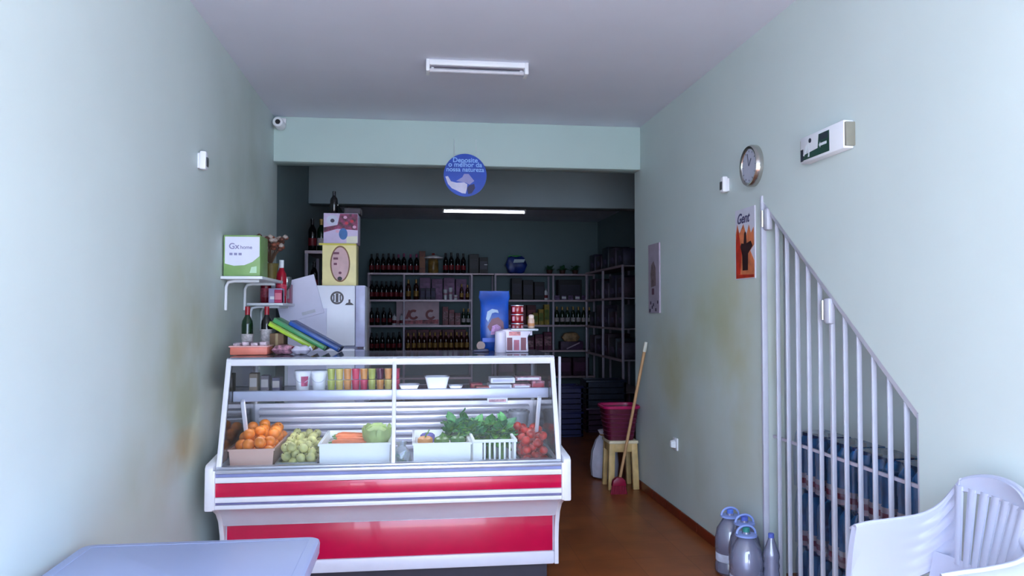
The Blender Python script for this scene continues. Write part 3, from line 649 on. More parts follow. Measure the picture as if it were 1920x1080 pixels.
carton('packet', 'pink printed packet at the right end of the glass shelf', (.705, 4.46, SZ), .075, .11, .05, mat('pink_packet2', (196, 120, 140), .5, var=.4, scale=50), 'packet', strip=crim)
carton('packet', 'pale packet lying on top of the pink packets', (.65, 4.47, SZ+.051), .15, .09, .022, pinkp, 'packet', strip=foam)
for k in range(3):
    carton('pickle_jar_box', 'brown carton on the left end of the glass shelf, %s' % ('nearest the side glass', 'middle one', 'nearest the pail')[k], (-.90+k*.062, 4.56, SZ), .045, .08, .10-.012*k, mat('carton_%d' % k, ((150, 130, 110), (120, 110, 118), (96, 88, 112))[k], .6, var=.2), 'carton', strip=mat('carton_print', (190, 180, 176), .6))
carton('price_card', 'white price card hanging under the shelf on the right', (.46, 4.322, .985), .115, .003, .03, foam, 'card', strip=pinkp)

# ------------------------------------------------------------------ things standing on the counter top (z = 1.252)
TZ = ZT+.0085
def bottle(name, prof, bodym, capm, labm, cap, lab, n=14):
    t = thing(name, None, None)
    b_ = build('body', G().lathe(prof, n=n), bodym, t, smooth=True)
    build('cap', G().lathe(cap, n=n), capm, t, smooth=True)
    if lab:
        (r, z0, z1) = lab; build('label', G().lathe([(r-.002, z0), (r+.0008, z0), (r+.0008, z1), (r-.002, z1)], n=n), labm, t, smooth=True)
    return t
WINE = [(.034, 0), (.0375, .006), (.0375, .18), (.034, .205), (.018, .235), (.0145, .25), (.0145, .29), (.0155, .292), (.0155, .298), (0, .298)]
WCAP = [(.0162, .245), (.0162, .300), (0, .3005)]
green_gl = mat('bottle_green', (16, 44, 24), .12, var=.05, coat=.3); dark_gl = mat('bottle_dark', (14, 11, 15), .12, var=.05, coat=.3); brown_gl = mat('bottle_brown', (58, 24, 16), .12, var=.05, coat=.3)
wlab = mat('paper_label', (206, 198, 200), .6, var=.2, scale=60); rlab = mat('label_red', (128, 20, 34), .5, var=.15, scale=60); glab = mat('label_gold', (168, 128, 62), .45, .2, var=.2, scale=60)
capr = mat('capsule_red', (146, 16, 34), .35); capg = mat('capsule_gold', (176, 140, 78), .35, .4); capb = mat('capsule_black', (20, 18, 24), .35); capp = mat('capsule_pink', (150, 62, 104), .4)
B_green = bottle('wine_bottle', WINE, green_gl, capr, wlab, WCAP, (.0375, .05, .12))
put(B_green, False, (-1.005, 4.86, TZ), 0); tag(B_green, 'green glass bottle with red cap on the counter top by the left wall', 'bottle'); B_green.scale = (.92, .92, .92)
B2 = bottle('wine_bottle', WINE, dark_gl, capr, wlab, WCAP, (.0375, .045, .15)); put(B2, False, (-.895, 4.88, TZ), 0); tag(B2, 'dark bottle with pale label on the counter top next to the coloured boards', 'bottle'); B2.scale = (.92, .92, .92)
# salmon tray of packed goods
t = thing('snack_tray', 'salmon coloured tray of packets on the left of the counter top', 'tray', (-.925, 4.60, TZ))
build('tray', G().box(-1.03, -.825, 4.52, 4.70, TZ, TZ+.048), mat('tray_salmon', (236, 132, 112), .45, var=.12, scale=8), t, bevel=.008)
build('tray_rim', G().box(-1.035, -.82, 4.515, 4.705, TZ+.044, TZ+.052), mat('tray_rim', (232, 176, 172), .45), t, bevel=.003)
for k in range(4):
    x = -1.0+k*.048
    build('packet', G().box(x-.019, x+.019, 4.55, 4.67, TZ+.05, TZ+.068+.006*(k % 2)), mat('tray_packet', (206, 186, 196), .5, var=.3, scale=40), t, bevel=.005)
t = thing('candy_bag', 'pink and maroon bag of sweets lying on the counter top', 'bag', (-.735, 4.60, TZ))
def cushion(c, w, d, h, m, name, par, n=9, wob=.06):
    g = G(); rows = []
    for sgn in (1, -1):
        rows = []
        for i in range(n):
            row = []
            for j in range(n):
                u, v = i/(n-1)*2-1, j/(n-1)*2-1; e = max(0, (1-u**4)*(1-v**4))**.6
                row.append((c[0]+u*w/2, c[1]+v*d/2, c[2]+h/2+sgn*h/2*e*(1+wob*math.sin(5*u+3*v))))
            rows.append(row)
        g.grid(rows)
    return build(name, g, m, par, smooth=True)
cushion((-.745, 4.60, TZ), .12, .14, .055, mat('sweets_pink', (206, 146, 166), .4, var=.4, scale=45), 'bag', t)
build('print', G().lathe([(.03, 0), (.03, .0008), (0, .0008)], (-.75, 4.60, TZ+.057), 10), mat('sweets_maroon', (96, 12, 44), .4), t)
build('knot', G().tube([(-.70, 4.56, TZ+.03), (-.685, 4.55, TZ+.04), (-.67, 4.545, TZ+.03)], [.012, .008, .014], 8), mat('sweets_maroon', (96, 12, 44), .4), t)
t = thing('plastic_bag', 'crumpled white plastic bag on the counter top under the boards', 'bag', (-.63, 4.63, TZ))
cushion((-.645, 4.585, TZ), .10, .12, .05, mat('bag_white', (222, 216, 236), .4, var=.05), 'bag', t, wob=.18)
build('handles', G().tube([(-.61, 4.57, TZ+.03), (-.595, 4.565, TZ+.045), (-.585, 4.57, TZ+.025)], .006, 8), mat('bag_white', (222, 216, 236), .4), t)
# three coloured boards leaning down to the counter top
a_ = Vector((-.862, 4.83, 1.415)); b_ = Vector((-.60, 4.83, TZ+.014)); dr_ = (b_-a_).normalized()
nrm = Vector((-dr_.z, 0, dr_.x)); nrm = nrm if nrm.z > 0 else -nrm
for k, (nm, col, lab, L0, L1) in enumerate((('lime', (168, 206, 60), 'lime green board, lowest of the leaning stack on the counter', 0, .30), ('green', (70, 150, 92), 'green board in the middle of the leaning stack', .012, .36), ('blue', (28, 78, 160), 'blue board on top of the leaning stack in front of the fridge', .10, .44))):
    th = .030
    p0 = a_+dr_*L0+nrm*(.015+k*.0315); p1 = p0+dr_*(L1-L0)
    while p1.z-nrm.z*.016 < TZ+.002: p1 -= dr_*.003
    t = thing('folding_board', lab, 'board', tuple((p0+p1)/2), 'coloured boards on the counter')
    build('panel', G().bar(p0, p1, .22, th, up=nrm), mat('board_'+nm, col, .35, var=.06), t, bevel=.006)
    build('edge_strip', G().bar(p0+nrm*th*.36+Vector((0, -.111, 0)), p1+nrm*th*.36+Vector((0, -.111, 0)), .003, .007, up=nrm), mat('board_edge_'+nm, tuple(int(c*.7) for c in col), .4), t)
    build('hinge_end', G().bar(p1-dr_*.012, p1+dr_*.004, .224, th*1.04, up=nrm), mat('board_tip_'+nm, tuple(int(c*.55) for c in col) if nm != 'lime' else (150, 128, 46), .4), t, bevel=.004)
build_support = thing('cardboard_box', 'low brown box under the upper end of the coloured boards', 'box', (-.815, 4.84, TZ))
build('box', G().box(-.855, -.775, 4.76, 4.91, TZ, TZ+.115), mat('brown_card', (120, 92, 66), .7, var=.1), build_support, bevel=.003)
build('tape', G().box(-.822, -.808, 4.758, 4.912, TZ, TZ+.1158), mat('tape', (160, 136, 96), .4), build_support)
# counter scale
t = thing('counter_scale', 'white counter scale with red label on the right of the counter top', 'scale', (.605, 4.72, TZ))
lilw = mat('scale_white', (222, 214, 232), .35, var=.03)
build('housing', G().prism([(.49, TZ), (.685, TZ), (.68, TZ+.095), (.70, TZ+.118), (.695, TZ+.135), (.53, TZ+.138), (.505, TZ+.12), (.495, TZ+.06)], lambda x, z, s: (x, 4.65+.16*s, z)), lilw, t, bevel=.008)
build('side_drum', G().lathe([(.034, 0), (.036, .01), (.034, .12), (.026, .128), (0, .13)], (.515, 4.66, TZ), 16), lilw, t, smooth=True)
build('platter', G().box(.575, .745, 4.64, 4.82, TZ+.128, TZ+.142), mat('platter_steel', (196, 206, 216), .3, .4), t, bevel=.005)
build('platter_post', G().box(.70, .716, 4.71, 4.74, TZ+.10, TZ+.13), lilw, t)
lab_ = build('label', G().box(.565, .635, 4.6475, 4.652, TZ+.10, TZ+.124), mat('scale_label', (206, 120, 124), .4, var=.3, scale=50), t)
for k in range(3):
    build('red_panel', G().box(.553+k*.042, .585+k*.042, 4.6475, 4.652, TZ+.012, TZ+.088-.014*(k % 2)), (mat('scale_maroon', (110, 14, 48), .4, var=.1), mat('scale_rose', (168, 74, 104), .4, var=.2), mat('scale_maroon', (110, 14, 48), .4))[k], t)
build('key_strip', G().box(.64, .675, 4.6478, 4.652, TZ+.02, TZ+.05), plastic, t)
# small tins, a tower behind the scale
tinr = mat('tin_red', (150, 8, 24), .22, var=.08, coat=.5)
lev = ['bottom', 'second from below', 'middle', 'second from above', 'top']
for k in range(5):
    z = TZ+k*.0572
    t = thing('red_tin', 'small red tin, %s of the tower behind the scale' % lev[k], 'tin', (.645, 4.875, z), 'red tins behind the scale')
    build('body', G().lathe([(.038, .002), (.0395, .004), (.0395, .053), (.038, .055)], (.645, 4.875, z), 20), tinr, t, smooth=True)
    build('rim', G().lathe([(.0405, .052), (.0405, .057), (.037, .057), (.037, .054), (0, .054)], (.645, 4.875, z), 20), alu, t, smooth=True)
    for s in (-1, 1):
        a = -PI/2+s*.75; p = Vector((.645+.0397*math.cos(a), 4.875+.0397*math.sin(a), z+.029)); nv = Vector((math.cos(a), math.sin(a), 0)); tv = Vector((-math.sin(a), math.cos(a), 0))
        build('highlight_spot', G().obox(p, (tv, nv, (0, 0, 1)), .008, .0012, .014), mat('tin_highlight', (236, 176, 190), .4), t)  # pale spots are painted highlights on both sides of the tin
# little cream jar on the scale platter
jx, jy, jz = .722, 4.79, TZ+.1425
t = thing('cream_jar', 'small cream coloured jar on the scale platter', 'jar', (jx, jy, jz))
build('body', G().lathe([(.019, 0), (.021, .004), (.021, .05), (.017, .06), (.015, .066), (0, .066)], (jx, jy, jz), 16), mat('jar_cream', (226, 190, 170), .35, var=.12), t, smooth=True)
build('lid', G().lathe([(.017, .062), (.017, .078), (.010, .084), (0, .085)], (jx, jy, jz), 16), mat('jar_lid', (236, 214, 200), .35), t, smooth=True)
build('label', G().lathe([(.0215, .012), (.0215, .03)], (jx, jy, jz), 16), mat('jar_label', (206, 140, 90), .5), t, smooth=True)
# blue bag
t = thing('blue_bag', 'big blue printed bag standing on the counter behind the scale', 'bag', (.505, 4.885, TZ))
g = G(); rings = []; n = 24
for (z, hw, hd) in ((0, .075, .045), (.03, .088, .055), (.15, .092, .058), (.26, .088, .052), (.31, .090, .030), (.335, .098, .012), (.375, .094, .006)):
    rings.append([(.50+hw*math.copysign(abs(math.cos(2*PI*q/n))**.55, math.cos(2*PI*q/n))*(1+.02*math.sin(7*z*30+q)), 4.885+hd*math.copysign(abs(math.sin(2*PI*q/n))**.55, math.sin(2*PI*q/n)), TZ+z) for q in range(n)])
g.add([p for r_ in rings for p in r_], [(i*n+q, i*n+(q+1) % n, (i+1)*n+(q+1) % n, (i+1)*n+q) for i in range(len(rings)-1) for q in range(n)]+[tuple(range(n)), tuple(range(6*n, 7*n))])
build('pouch', g, mat('bag_blue', (18, 76, 172), .3, var=.25, scale=8), t, smooth=True)
By = lambda d: (lambda x, z, s: (.50+x, 4.885-.0595-d-.0008*s, TZ+z))
build('print_ring', G().prism([(-.058, .20), (-.05, .245), (-.02, .262), (.015, .255), (.022, .235), (.0, .24), (-.02, .235), (-.032, .205), (-.045, .18)], By(0)), mat('bagprint_pale', (150, 176, 206), .4), t)
build('print_blob', G().prism([(-.05, .15), (-.02, .20), (.02, .21), (.05, .18), (.055, .14), (.01, .12), (-.035, .125)], By(.001)), mat('bagprint_maroon', (96, 20, 60), .4), t)
build('print_blob', G().prism([(-.03, .10), (-.02, .155), (.01, .165), (.035, .15), (.04, .105)], By(.002)), mat('bagprint_lilac', (188, 130, 190), .4, var=.3, scale=50), t)
build('print_stripe', G().prism([(-.08, .055), (.08, .055), (.08, .08), (-.08, .08)], By(.0005)), mat('bagprint_sky', (66, 104, 210), .4), t)
t = thing('tape_roll', 'small dark tape dispenser on the counter left of the scale', 'dispenser', (.40, 4.72, TZ))
build('base', G().prism([(.35, TZ), (.45, TZ), (.445, TZ+.018), (.42, TZ+.02), (.355, TZ+.012)], lambda x, z, s: (x, 4.70+.04*s, z)), mat('dispenser_navy', (40, 36, 78), .4), t, bevel=.003)
build('roll', G().tube([(.40, 4.71, TZ+.038), (.40, 4.73, TZ+.038)], .026, 20), mat('tape_tan', (150, 120, 110), .4), t, smooth=True)

# ------------------------------------------------------------------ left wall shelves and goods
brk = mat('bracket_white', (230, 232, 238), .35, var=.01)
def wallshelf(label, y0, y1, z, d, posts):
    t = thing('wall_shelf', label, 'shelf', (XL, (y0+y1)/2, z))
    build('board', G().box(XL+.001, XL+d, y0, y1, z-.018, z), brk, t, bevel=.004)
    for y in posts:
        b_ = build('bracket', G().tube([(XL+d*.85, y, z-.026), (XL+.06, y, z-.026), (XL+.025, y, z-.034), (XL+.012, y, z-.06), (XL+.010, y, z-.20)], .009, 8), brk, t, smooth=True)
    return t
wallshelf('upper white bracket shelf on the left wall under the green box', 4.70, 5.42, 1.705, .24, (4.80, 5.32))
wallshelf('lower white bracket shelf on the left wall holding red packets', 5.42, 5.95, 1.555, .24, (5.50, 5.88))
t = thing('green_box', 'white and green printed box on the upper wall shelf', 'box', (-1.015, 4.86, 1.705))
gx0, gx1, gy0, gy1, gz0, gz1 = -1.122, -.912, 4.745, 4.985, 1.7055, 1.95
build('carton', G().box(gx0, gx1, gy0, gy1, gz0, gz1), mat('box_green', (134, 172, 104), .5, var=.06), t, bevel=.003)
Fy = lambda d: (lambda x, z, s: (x, gy0-.0003-d-.0006*s, z))
build('print_white', G().prism([(gx0+.008, gz1-.010), (gx0+.008, gz0+.075), (gx0+.06, gz0+.062), (gx0+.12, gz0+.066), (gx1-.045, gz0+.085), (gx1-.004, gz0+.12), (gx1-.004, gz1-.010)], Fy(0)), mat('box_white', (226, 228, 248), .45, var=.02), t)
build('print_glow', G().prism([(gx1-.06, gz0+.02), (gx1-.02, gz0+.02), (gx1-.02, gz0+.06), (gx1-.05, gz0+.055)], Fy(0)), mat('box_pale', (190, 226, 190), .5), t)
inkb = mat('box_ink', (142, 140, 180), .5)
lettering('Gx', .048, (gx0+.03, gy0-.0012, gz1-.082), FRONT, inkb, t); lettering('home', .03, (gx0+.095, gy0-.0012, gz1-.082), FRONT, inkb, t)
for k in range(3): build('print_line', G().box(gx0+.034+k*.026, gx0+.052+k*.026, gy0-.0012, gy0-.0003, gz1-.120, gz1-.106), inkb, t)
# dried plant, jars and packets on the shelves
t = thing('dried_plant', 'brown dried flower arrangement in a pot on the upper wall shelf', 'plant', (-.95, 5.30, 1.7055))
build('pot', G().lathe([(.035, 0), (.05, .10), (.053, .11), (.046, .11), (.04, .10), (0, .09)], (-.95, 5.30, 1.7055), 16), mat('pot_olive', (110, 96, 40), .5, var=.2), t, smooth=True)
for k in range(44):
    a = k*2.4; l = rnd(.10, .20); sp = rnd(.25, .95); p = Vector((-.95, 5.30, 1.80)); q = p+Vector((math.cos(a)*sp*.13, math.sin(a)*sp*.13, l))
    q.x = max(q.x, XL+.02)
    s_ = build('sprig', G().tube([p, (p+q)/2+Vector((0, 0, .02)), q], [.002, .0018, .001], 5), mat('dry_stem', (92, 66, 48), .8), t)
    build('flower_head', G().lathe([(0, -.012), (.015, -.006), (.019, .006), (.006, .016), (0, .018)], tuple(q), 7), (mat('dry_brown', (96, 56, 44), .8, var=.3), mat('dry_rust', (150, 84, 62), .8, var=.3), mat('dry_pale', (186, 170, 160), .8, var=.2))[k % 3], s_)
t = thing('grey_packet', 'small grey lilac box at the near end of the lower wall shelf', 'box', (-.935, 5.37, 1.555))
build('box', G().box(-.99, -.90, 5.45, 5.55, 1.5555, 1.655), mat('lilac_box', (176, 168, 206), .5, var=.06), t, bevel=.003)
build('print', G().box(-.98, -.91, 5.4492, 5.4502, 1.58, 1.60), plastic, t)
reds = ((-.93, 5.60, .30, 'tall crimson bottle in the middle of the lower wall shelf', (176, 14, 44)), (-.955, 5.72, .27, 'dark red bottle behind the crimson one on the wall shelf', (120, 12, 34)), (-1.04, 5.62, .24, 'olive gold bottle near the wall on the lower wall shelf', (120, 92, 34)))
for (x, y, h, lab, c) in reds:
    t = bottle('sauce_bottle', [(r*.95, z*h/.298) for r, z in WINE], mat('sauce_%d' % c[0], c, .25, var=.1), plastic, mat('sauce_label_%d' % c[0], tuple(min(255, q+50) for q in c), .5, var=.3, scale=50), [(r*.95+.001, z*h/.298) for r, z in WCAP], (.036, .05*h/.3, .13*h/.3))
    t.location = (x, y, 1.5555); tag(t, lab, 'bottle')
carton('gift_packet', 'magenta packet at the front edge of the lower wall shelf', (-.925, 5.47, 1.5555), .05, .06, .09, mat('magenta_pack', (190, 16, 84), .4, var=.1), 'packet', strip=mat('pink_print', (236, 130, 150), .4))
carton('gift_packet', 'dusky pink packet at the far end of the lower wall shelf', (-.95, 5.86, 1.5555), .10, .10, .14, mat('dusky_pack', (156, 66, 96), .4, var=.15), 'packet', strip=mat('grey_print', (160, 140, 150), .4))
t = thing('glass_goblet', 'clear stemmed glass on the lower wall shelf behind the red bottles', 'glass', (-.915, 5.73, 1.5555))
build('glass', G().lathe([(.03, 0), (.03, .003), (.004, .008), (.004, .09), (.03, .12), (.036, .17), (.033, .19), (.031, .19), (.034, .168), (.028, .124), (0, .10)], (-.915, 5.73, 1.5555), 16), glassmat('goblet', (215, 225, 228), .3, .15, (200, 205, 210)), t, smooth=True)
# ------------------------------------------------------------------ fridge and what stands on it
fx0, fx1, fy0, fy1, fz = -.97, -.375, 6.0, 6.60, 1.695
fr_w = mat('fridge_white', (240, 240, 250), .3, var=.012)
t = thing('refrigerator', 'tall white refrigerator behind the display counter', 'refrigerator', (-.67, 6.3, 0))
build('cabinet', G().box(fx0, fx1, fy0+.05, fy1, .04, fz), fr_w, t, bevel=.008)
for x in (fx0+.05, fx1-.05): build('foot', G().lathe([(.02, 0), (.02, .04), (0, .04)], (x, 6.12, 0), 10), black, t); build('foot', G().lathe([(.02, 0), (.02, .04), (0, .04)], (x, 6.52, 0), 10), black, t)
build('door_gasket', G().box(fx0+.012, fx1-.012, fy0+.036, fy0+.052, .06, fz-.01), mat('gasket', (150, 150, 172), .6), t)
d1 = build('freezer_door', G().box(fx0, fx1-.075, fy0, fy0+.038, 1.235, fz), fr_w, t, bevel=.010); d2 = build('fridge_door', G().box(fx0, fx1-.075, fy0, fy0+.038, .06, 1.215), fr_w, t, bevel=.010)
for (d_, z0, z1) in ((d1, 1.215, fz), (d2, .06, 1.205)):
    hd = build('handle_strip', G().box(fx1-.072, fx1, fy0-.004, fy0+.038, z0+.012, z1), mat('handle_lilac', (206, 206, 240), .3), d_, bevel=.006)
build('hinge_plate', G().box(fx1-.055, fx1-.012, fy0-.006, fy0, 1.215, 1.223), mat('hinge_dark', (70, 20, 50), .4), t)
# emblem: dark ring with bar, small stand beside it
ink = mat('emblem_grey', (74, 66, 70), .45); ex, ez = -.585, 1.60
g = G(); n = 28
for (r0, r1) in ((.036, .050),):
    vs = [(ex+r*math.cos(2*PI*k/n), yy, ez+r*math.sin(2*PI*k/n)) for yy in (fy0-.002, fy0+.0005) for r in (r0, r1) for k in range(n)]
    fs = []
    for k in range(n):
        q = (k+1) % n; fs += [(k, q, n+q, n+k), (2*n+k, 2*n+q, 3*n+q, 3*n+k), (n+k, n+q, 3*n+q, 3*n+k), (k, q, 2*n+q, 2*n+k)]
    g.add(vs, fs)
build('emblem_ring', g, ink, d1)
build('emblem_bar', G().box(ex-.010, ex+.010, fy0-.002, fy0+.0005, ez-.034, ez+.034), ink, d1)
for s in (-1, 1): build('emblem_bar', G().box(ex+s*.024-.005, ex+s*.024+.005, fy0-.002, fy0+.0005, ez-.024, ez+.024), ink, d1)
build('emblem_stand', G().prism([(.058, -.055), (.125, -.055), (.112, -.040), (.100, -.036), (.098, -.012), (.086, -.012), (.084, -.036), (.070, -.040)], lambda x, z, s: (ex+x, fy0-.002+.0025*s, ez+z)), ink, d1)
# white sheet leaning in front of the fridge
c_ = Vector((-.835, 5.90, 1.60)); ax = Vector((math.cos(.27), 0, math.sin(.27))); az = Vector((-math.sin(.27), .0, math.cos(.27)))
t = thing('foam_board', 'tilted white foam board leaning against the front of the fridge', 'board', (-.8, 5.94, 1.45))
build('board', G().obox((-.870, 5.972, 1.590), (ax, ax.cross(az), az), .160, .009, .150), mat('foam_board', (224, 222, 244), .55, var=.015), t, bevel=.002, seg=1)
build('tape', G().obox((-.79, 5.9615, 1.49), (ax, ax.cross(az), az), .05, .0012, .012), mat('board_tape', (206, 206, 220), .4), t)
build('lower_board', G().obox((-.80, 5.985, .76), ((1, 0, 0), (0, 1, 0), (0, 0, 1)), .14, .008, .76), mat('foam_board', (224, 222, 244), .55), t)
t2 = t
# yellow box
t = thing('yellow_box', 'pale yellow box with an oval label on top of the fridge', 'box', (-.588, 6.27, fz))
yb0, yb1 = -.715, -.455; yz0, yz1 = fz, 2.025
build('carton', G().box(yb0, yb1, 6.15, 6.40, yz0, yz1), mat('box_yellow', (252, 236, 172), .5, var=.04), t, bevel=.004)
build('flap', G().box(yb0-.025, yb1, 6.145, 6.16, yz1-.012, yz1+.002), mat('box_yellow_edge', (210, 196, 70), .5), t)
def oval(cx_, cz_, a, b2, y0, y1, m, name, par, n=36): return build(name, G().prism([(cx_+a*math.cos(2*PI*k/n), cz_+b2*math.sin(2*PI*k/n)) for k in range(n)], lambda x, z, s: (x, y0+(y1-y0)*s, z)), m, par)
oc = (-.578, 1.867)
oval(*oc, .076, .142, 6.1485, 6.1502, mat('oval_brown', (126, 84, 44), .5, var=.1), 'oval_border', t)
oval(*oc, .066, .130, 6.1475, 6.1486, mat('oval_pink', (216, 176, 178), .5, var=.08), 'oval_field', t)
oi = mat('oval_ink', (108, 44, 72), .5)
for k in range(3): build('print_line', G().box(oc[0]-.055+.003*k, oc[0]-.008-.008*k, 6.1466, 6.1476, oc[1]+.075-k*.042, oc[1]+.092-k*.042), oi, t)
oval(oc[0]-.002, oc[1]-.115, .018, .016, 6.1466, 6.1476, mat('oval_black', (30, 16, 20), .5), 'print_dot', t); oval(oc[0], oc[1]-.07, .012, .010, 6.1466, 6.1476, oi, 'print_dot', t)
# patterned box
t = thing('patterned_box', 'white box with pink and blue print on top of the yellow box', 'box', (-.575, 6.27, 2.027))
build('carton', G().box(-.706, -.443, 6.14, 6.41, 2.0275, 2.262), mat('box_patterned', (206, 190, 222), .5, var=.05), t, bevel=.003)
P6 = lambda d: (lambda x, z, s: (x, 6.1395-d-.0007*s, z))
build('print_band', G().prism([(-.704, 2.11), (-.60, 2.14), (-.445, 2.13), (-.445, 2.258), (-.58, 2.258), (-.60, 2.17), (-.704, 2.15)], P6(0)), mat('print_plum', (130, 40, 84), .5, var=.5, scale=30), t)
oval(-.638, 2.205, .045, .042, 6.1380, 6.1390, mat('print_pale', (198, 200, 222), .5), 'print_ring', t); oval(-.638, 2.203, .016, .015, 6.1372, 6.1381, mat('print_ink_dark', (40, 24, 60), .5), 'print_dot', t)
oval(-.555, 2.10, .033, .045, 6.1380, 6.1390, mat('print_blue', (50, 108, 172), .5, var=.2), 'print_drop', t)
build('print_corner', G().prism([(-.53, 2.03), (-.446, 2.03), (-.446, 2.085), (-.53, 2.08)], P6(.0004)), mat('print_cream', (226, 222, 200), .5), t)
for (x, z, c) in ((-.54, 2.23, 'a'), (-.49, 2.20, 'b'), (-.47, 2.155, 'a'), (-.53, 2.185, 'b'), (-.60, 2.12, 'a')):
    oval(x, z, .014, .012, 6.1372, 6.1386, mat('print_fleck_'+c, (226, 170, 200) if c == 'a' else (196, 30, 60), .5), 'print_fleck', t, 12)
t = bottle('wine_bottle', WINE, dark_gl, capb, rlab, WCAP, None); t.location = (-.638, 6.25, 2.2625); t.scale = (.8, .8, .62); tag(t, 'black bottle standing on the patterned box on the fridge', 'bottle')
carton('black_case', 'low black case lying on the patterned box on the fridge', (-.575, 6.27, 2.2625), .13, .15, .05, mat('case_black', (20, 14, 24), .5), 'case', strip=mat('case_print', (50, 30, 50), .5))
bpy.data.objects['black_case'].location.x += .085

# ------------------------------------------------------------------ store room: shelving along the back wall
post_m = mat('shelf_post', (190, 180, 196), .4, .2, var=.03); edge_m = mat('shelf_edge', (198, 176, 184), .4, .2, var=.04); deck_m = mat('shelf_deck', (150, 140, 150), .5)
def shelving(label, x0, x1, y0, y1, top, levels, posts, axis='x'):
    t = thing('shelving_unit', label, 'shelving', ((x0+x1)/2, (y0+y1)/2, 0))
    for p in posts:
        for q in ((y0, y1) if axis == 'x' else (x0, x1)):
            px, py = (p, q) if axis == 'x' else (q, p)
            build('post', G().box(px-.016, px+.016, py-.016, py+.016, 0, top), post_m, t, bevel=.003)
    for z in levels:
        s_ = build('shelf', G().box(x0, x1, y0+.002, y1-.002, z-.022, z-.003), deck_m, t)
        if axis == 'x': build('shelf_edge', G().box(x0, x1, y0-.020, y0+.002, z-.03, z), edge_m, s_)
        else: build('shelf_edge', G().box(x0-.02, x0+.002, y0, y1, z-.03, z), edge_m, s_)
    return t
SY0, SY1 = 12.72, 13.2
LV = [2.12, 1.685, 1.27, .85, .42]
shelving('left steel shelving unit against the back wall of the store room', -.745, .93, SY0, SY1, 2.12, LV, (-.745, -.175, .93))
shelving('right steel shelving unit against the back wall of the store room', 1.32, 2.98, SY0, SY1, 2.12, LV, (1.32, 2.29, 2.98))
shelving('dark steel shelving unit along the right wall of the store room', 2.76, 3.15, 10.1, 12.3, 2.12, LV, (10.1, 11.2, 12.3), axis='y')
shelving('narrow white shelving unit on the left wall behind the fridge', -1.10, -.72, 8.0, 8.9, 2.11, [2.11, 1.7, 1.3, .9, .5], (-1.085, -.735))
FYs = SY0+.09
B_dark = bottle('wine_bottle', WINE, dark_gl, capb, rlab, WCAP, (.0375, .05, .12), 12)
B_pink = bottle('wine_bottle', WINE, dark_gl, capp, rlab, WCAP, (.0375, .05, .12), 12)
B_brown = bottle('wine_bottle', WINE, brown_gl, capg, glab, WCAP, (.0375, .05, .13), 12)
B_gr = bottle('wine_bottle', WINE, green_gl, capg, wlab, WCAP, (.0375, .05, .12), 12)
_used = set()
def bput(proto, loc, label, group, s=1.0):
    o = put(proto, proto in _used, loc, 0, label, group); o['category'] = 'bottle'; o.scale = (s,)*3; _used.add(proto); return o
def row(proto, x0, x1, n, z, label, group, s=1.0, y=FYs, rows=1, axis='x'):
    for r_ in range(rows):
        for k in range(n):
            u = x0+(x1-x0)*k/max(1, n-1)
            ords = ['leftmost', 'second from left', 'third from left', 'fourth from left', 'fifth from left', 'sixth from left', 'seventh from left', 'eighth from left', 'ninth from left', 'tenth from left', 'eleventh from left']
            lb = label+', '+('rightmost' if k == n-1 else ords[k]); bput(proto, (u+rnd(-.006, .006), y+r_*.095, z) if axis == 'x' else (y, u, z), lb, group, s*rnd(.97, 1.03))
# top of the left unit
row(B_dark, -.70, -.34, 5, 2.1205, 'dark wine bottle on the left shelving top, left group', 'dark bottles on top of the left shelving', 1.05)
row(B_pink, -.27, .02, 4, 2.1205, 'dark bottle with pink cap on top of the left shelving', 'pink-capped bottles on top of the left shelving', 1.05)
carton('orange_carton', 'narrow orange brown carton on top of the left shelving', (.12, FYs, 2.1205), .10, .12, .36, mat('orange_carton', (120, 54, 28), .5, var=.2), strip=mat('orange_print', (150, 90, 50), .5))
t = thing('covered_jar', 'amber jar under a bright white lid on top of the left shelving', 'jar', (.30, FYs, 2.1205))
build('jar', G().lathe([(.075, 0), (.085, .02), (.085, .20), (.07, .23), (0, .23)], (.30, FYs, 2.1205), 20), mat('jar_amber', (150, 118, 60), .3, var=.3, scale=12), t, smooth=True)
build('lid', G().lathe([(.12, .231), (.165, .245), (.16, .262), (.10, .285), (.04, .30), (0, .302)], (.30, FYs, 2.1205), 24), mat('lid_white', (250, 246, 250), .5, var=0), t, smooth=True)
build('knob', G().lathe([(.02, .30), (.028, .318), (.02, .33), (0, .332)], (.30, FYs, 2.1205), 12), mat('knob_red', (150, 50, 40), .4), t, smooth=True)
row(B_dark, .50, .80, 4, 2.1205, 'dark wine bottle on the left shelving top, right group', 'dark bottles on the right end of the left shelving', 1.12)
carton('black_box', 'bulky black box on the right corner of the left shelving top', (.97, FYs+.10, 2.1205), .16, .28, .32, mat('box_black', (16, 15, 20), .5), strip=mat('box_black_print', (40, 38, 48), .5))
carton('black_box', 'black box with a small white sticker overhanging between the shelving units', (1.13, FYs+.10, 2.1205), .14, .26, .27, mat('box_black2', (14, 13, 18), .5), strip=mat('box_sticker', (70, 70, 84), .5))
build('sticker', G().box(1.14, 1.19, FYs-.032, FYs-.0295, 2.26, 2.275), plastic, bpy.data.objects['black_box.001'])
t = thing('shelf_bridge_board', 'dark board bridging the gap between the two rear shelving units', 'board', (1.12, 12.96, 2.10))
build('board', G().box(.95, 1.30, 12.74, 13.18, 2.100, 2.1195), mat('bridge_board', (40, 36, 42), .6), t); build('edge', G().box(.95, 1.30, 12.73, 12.74, 2.098, 2.1195), edge_m, t)
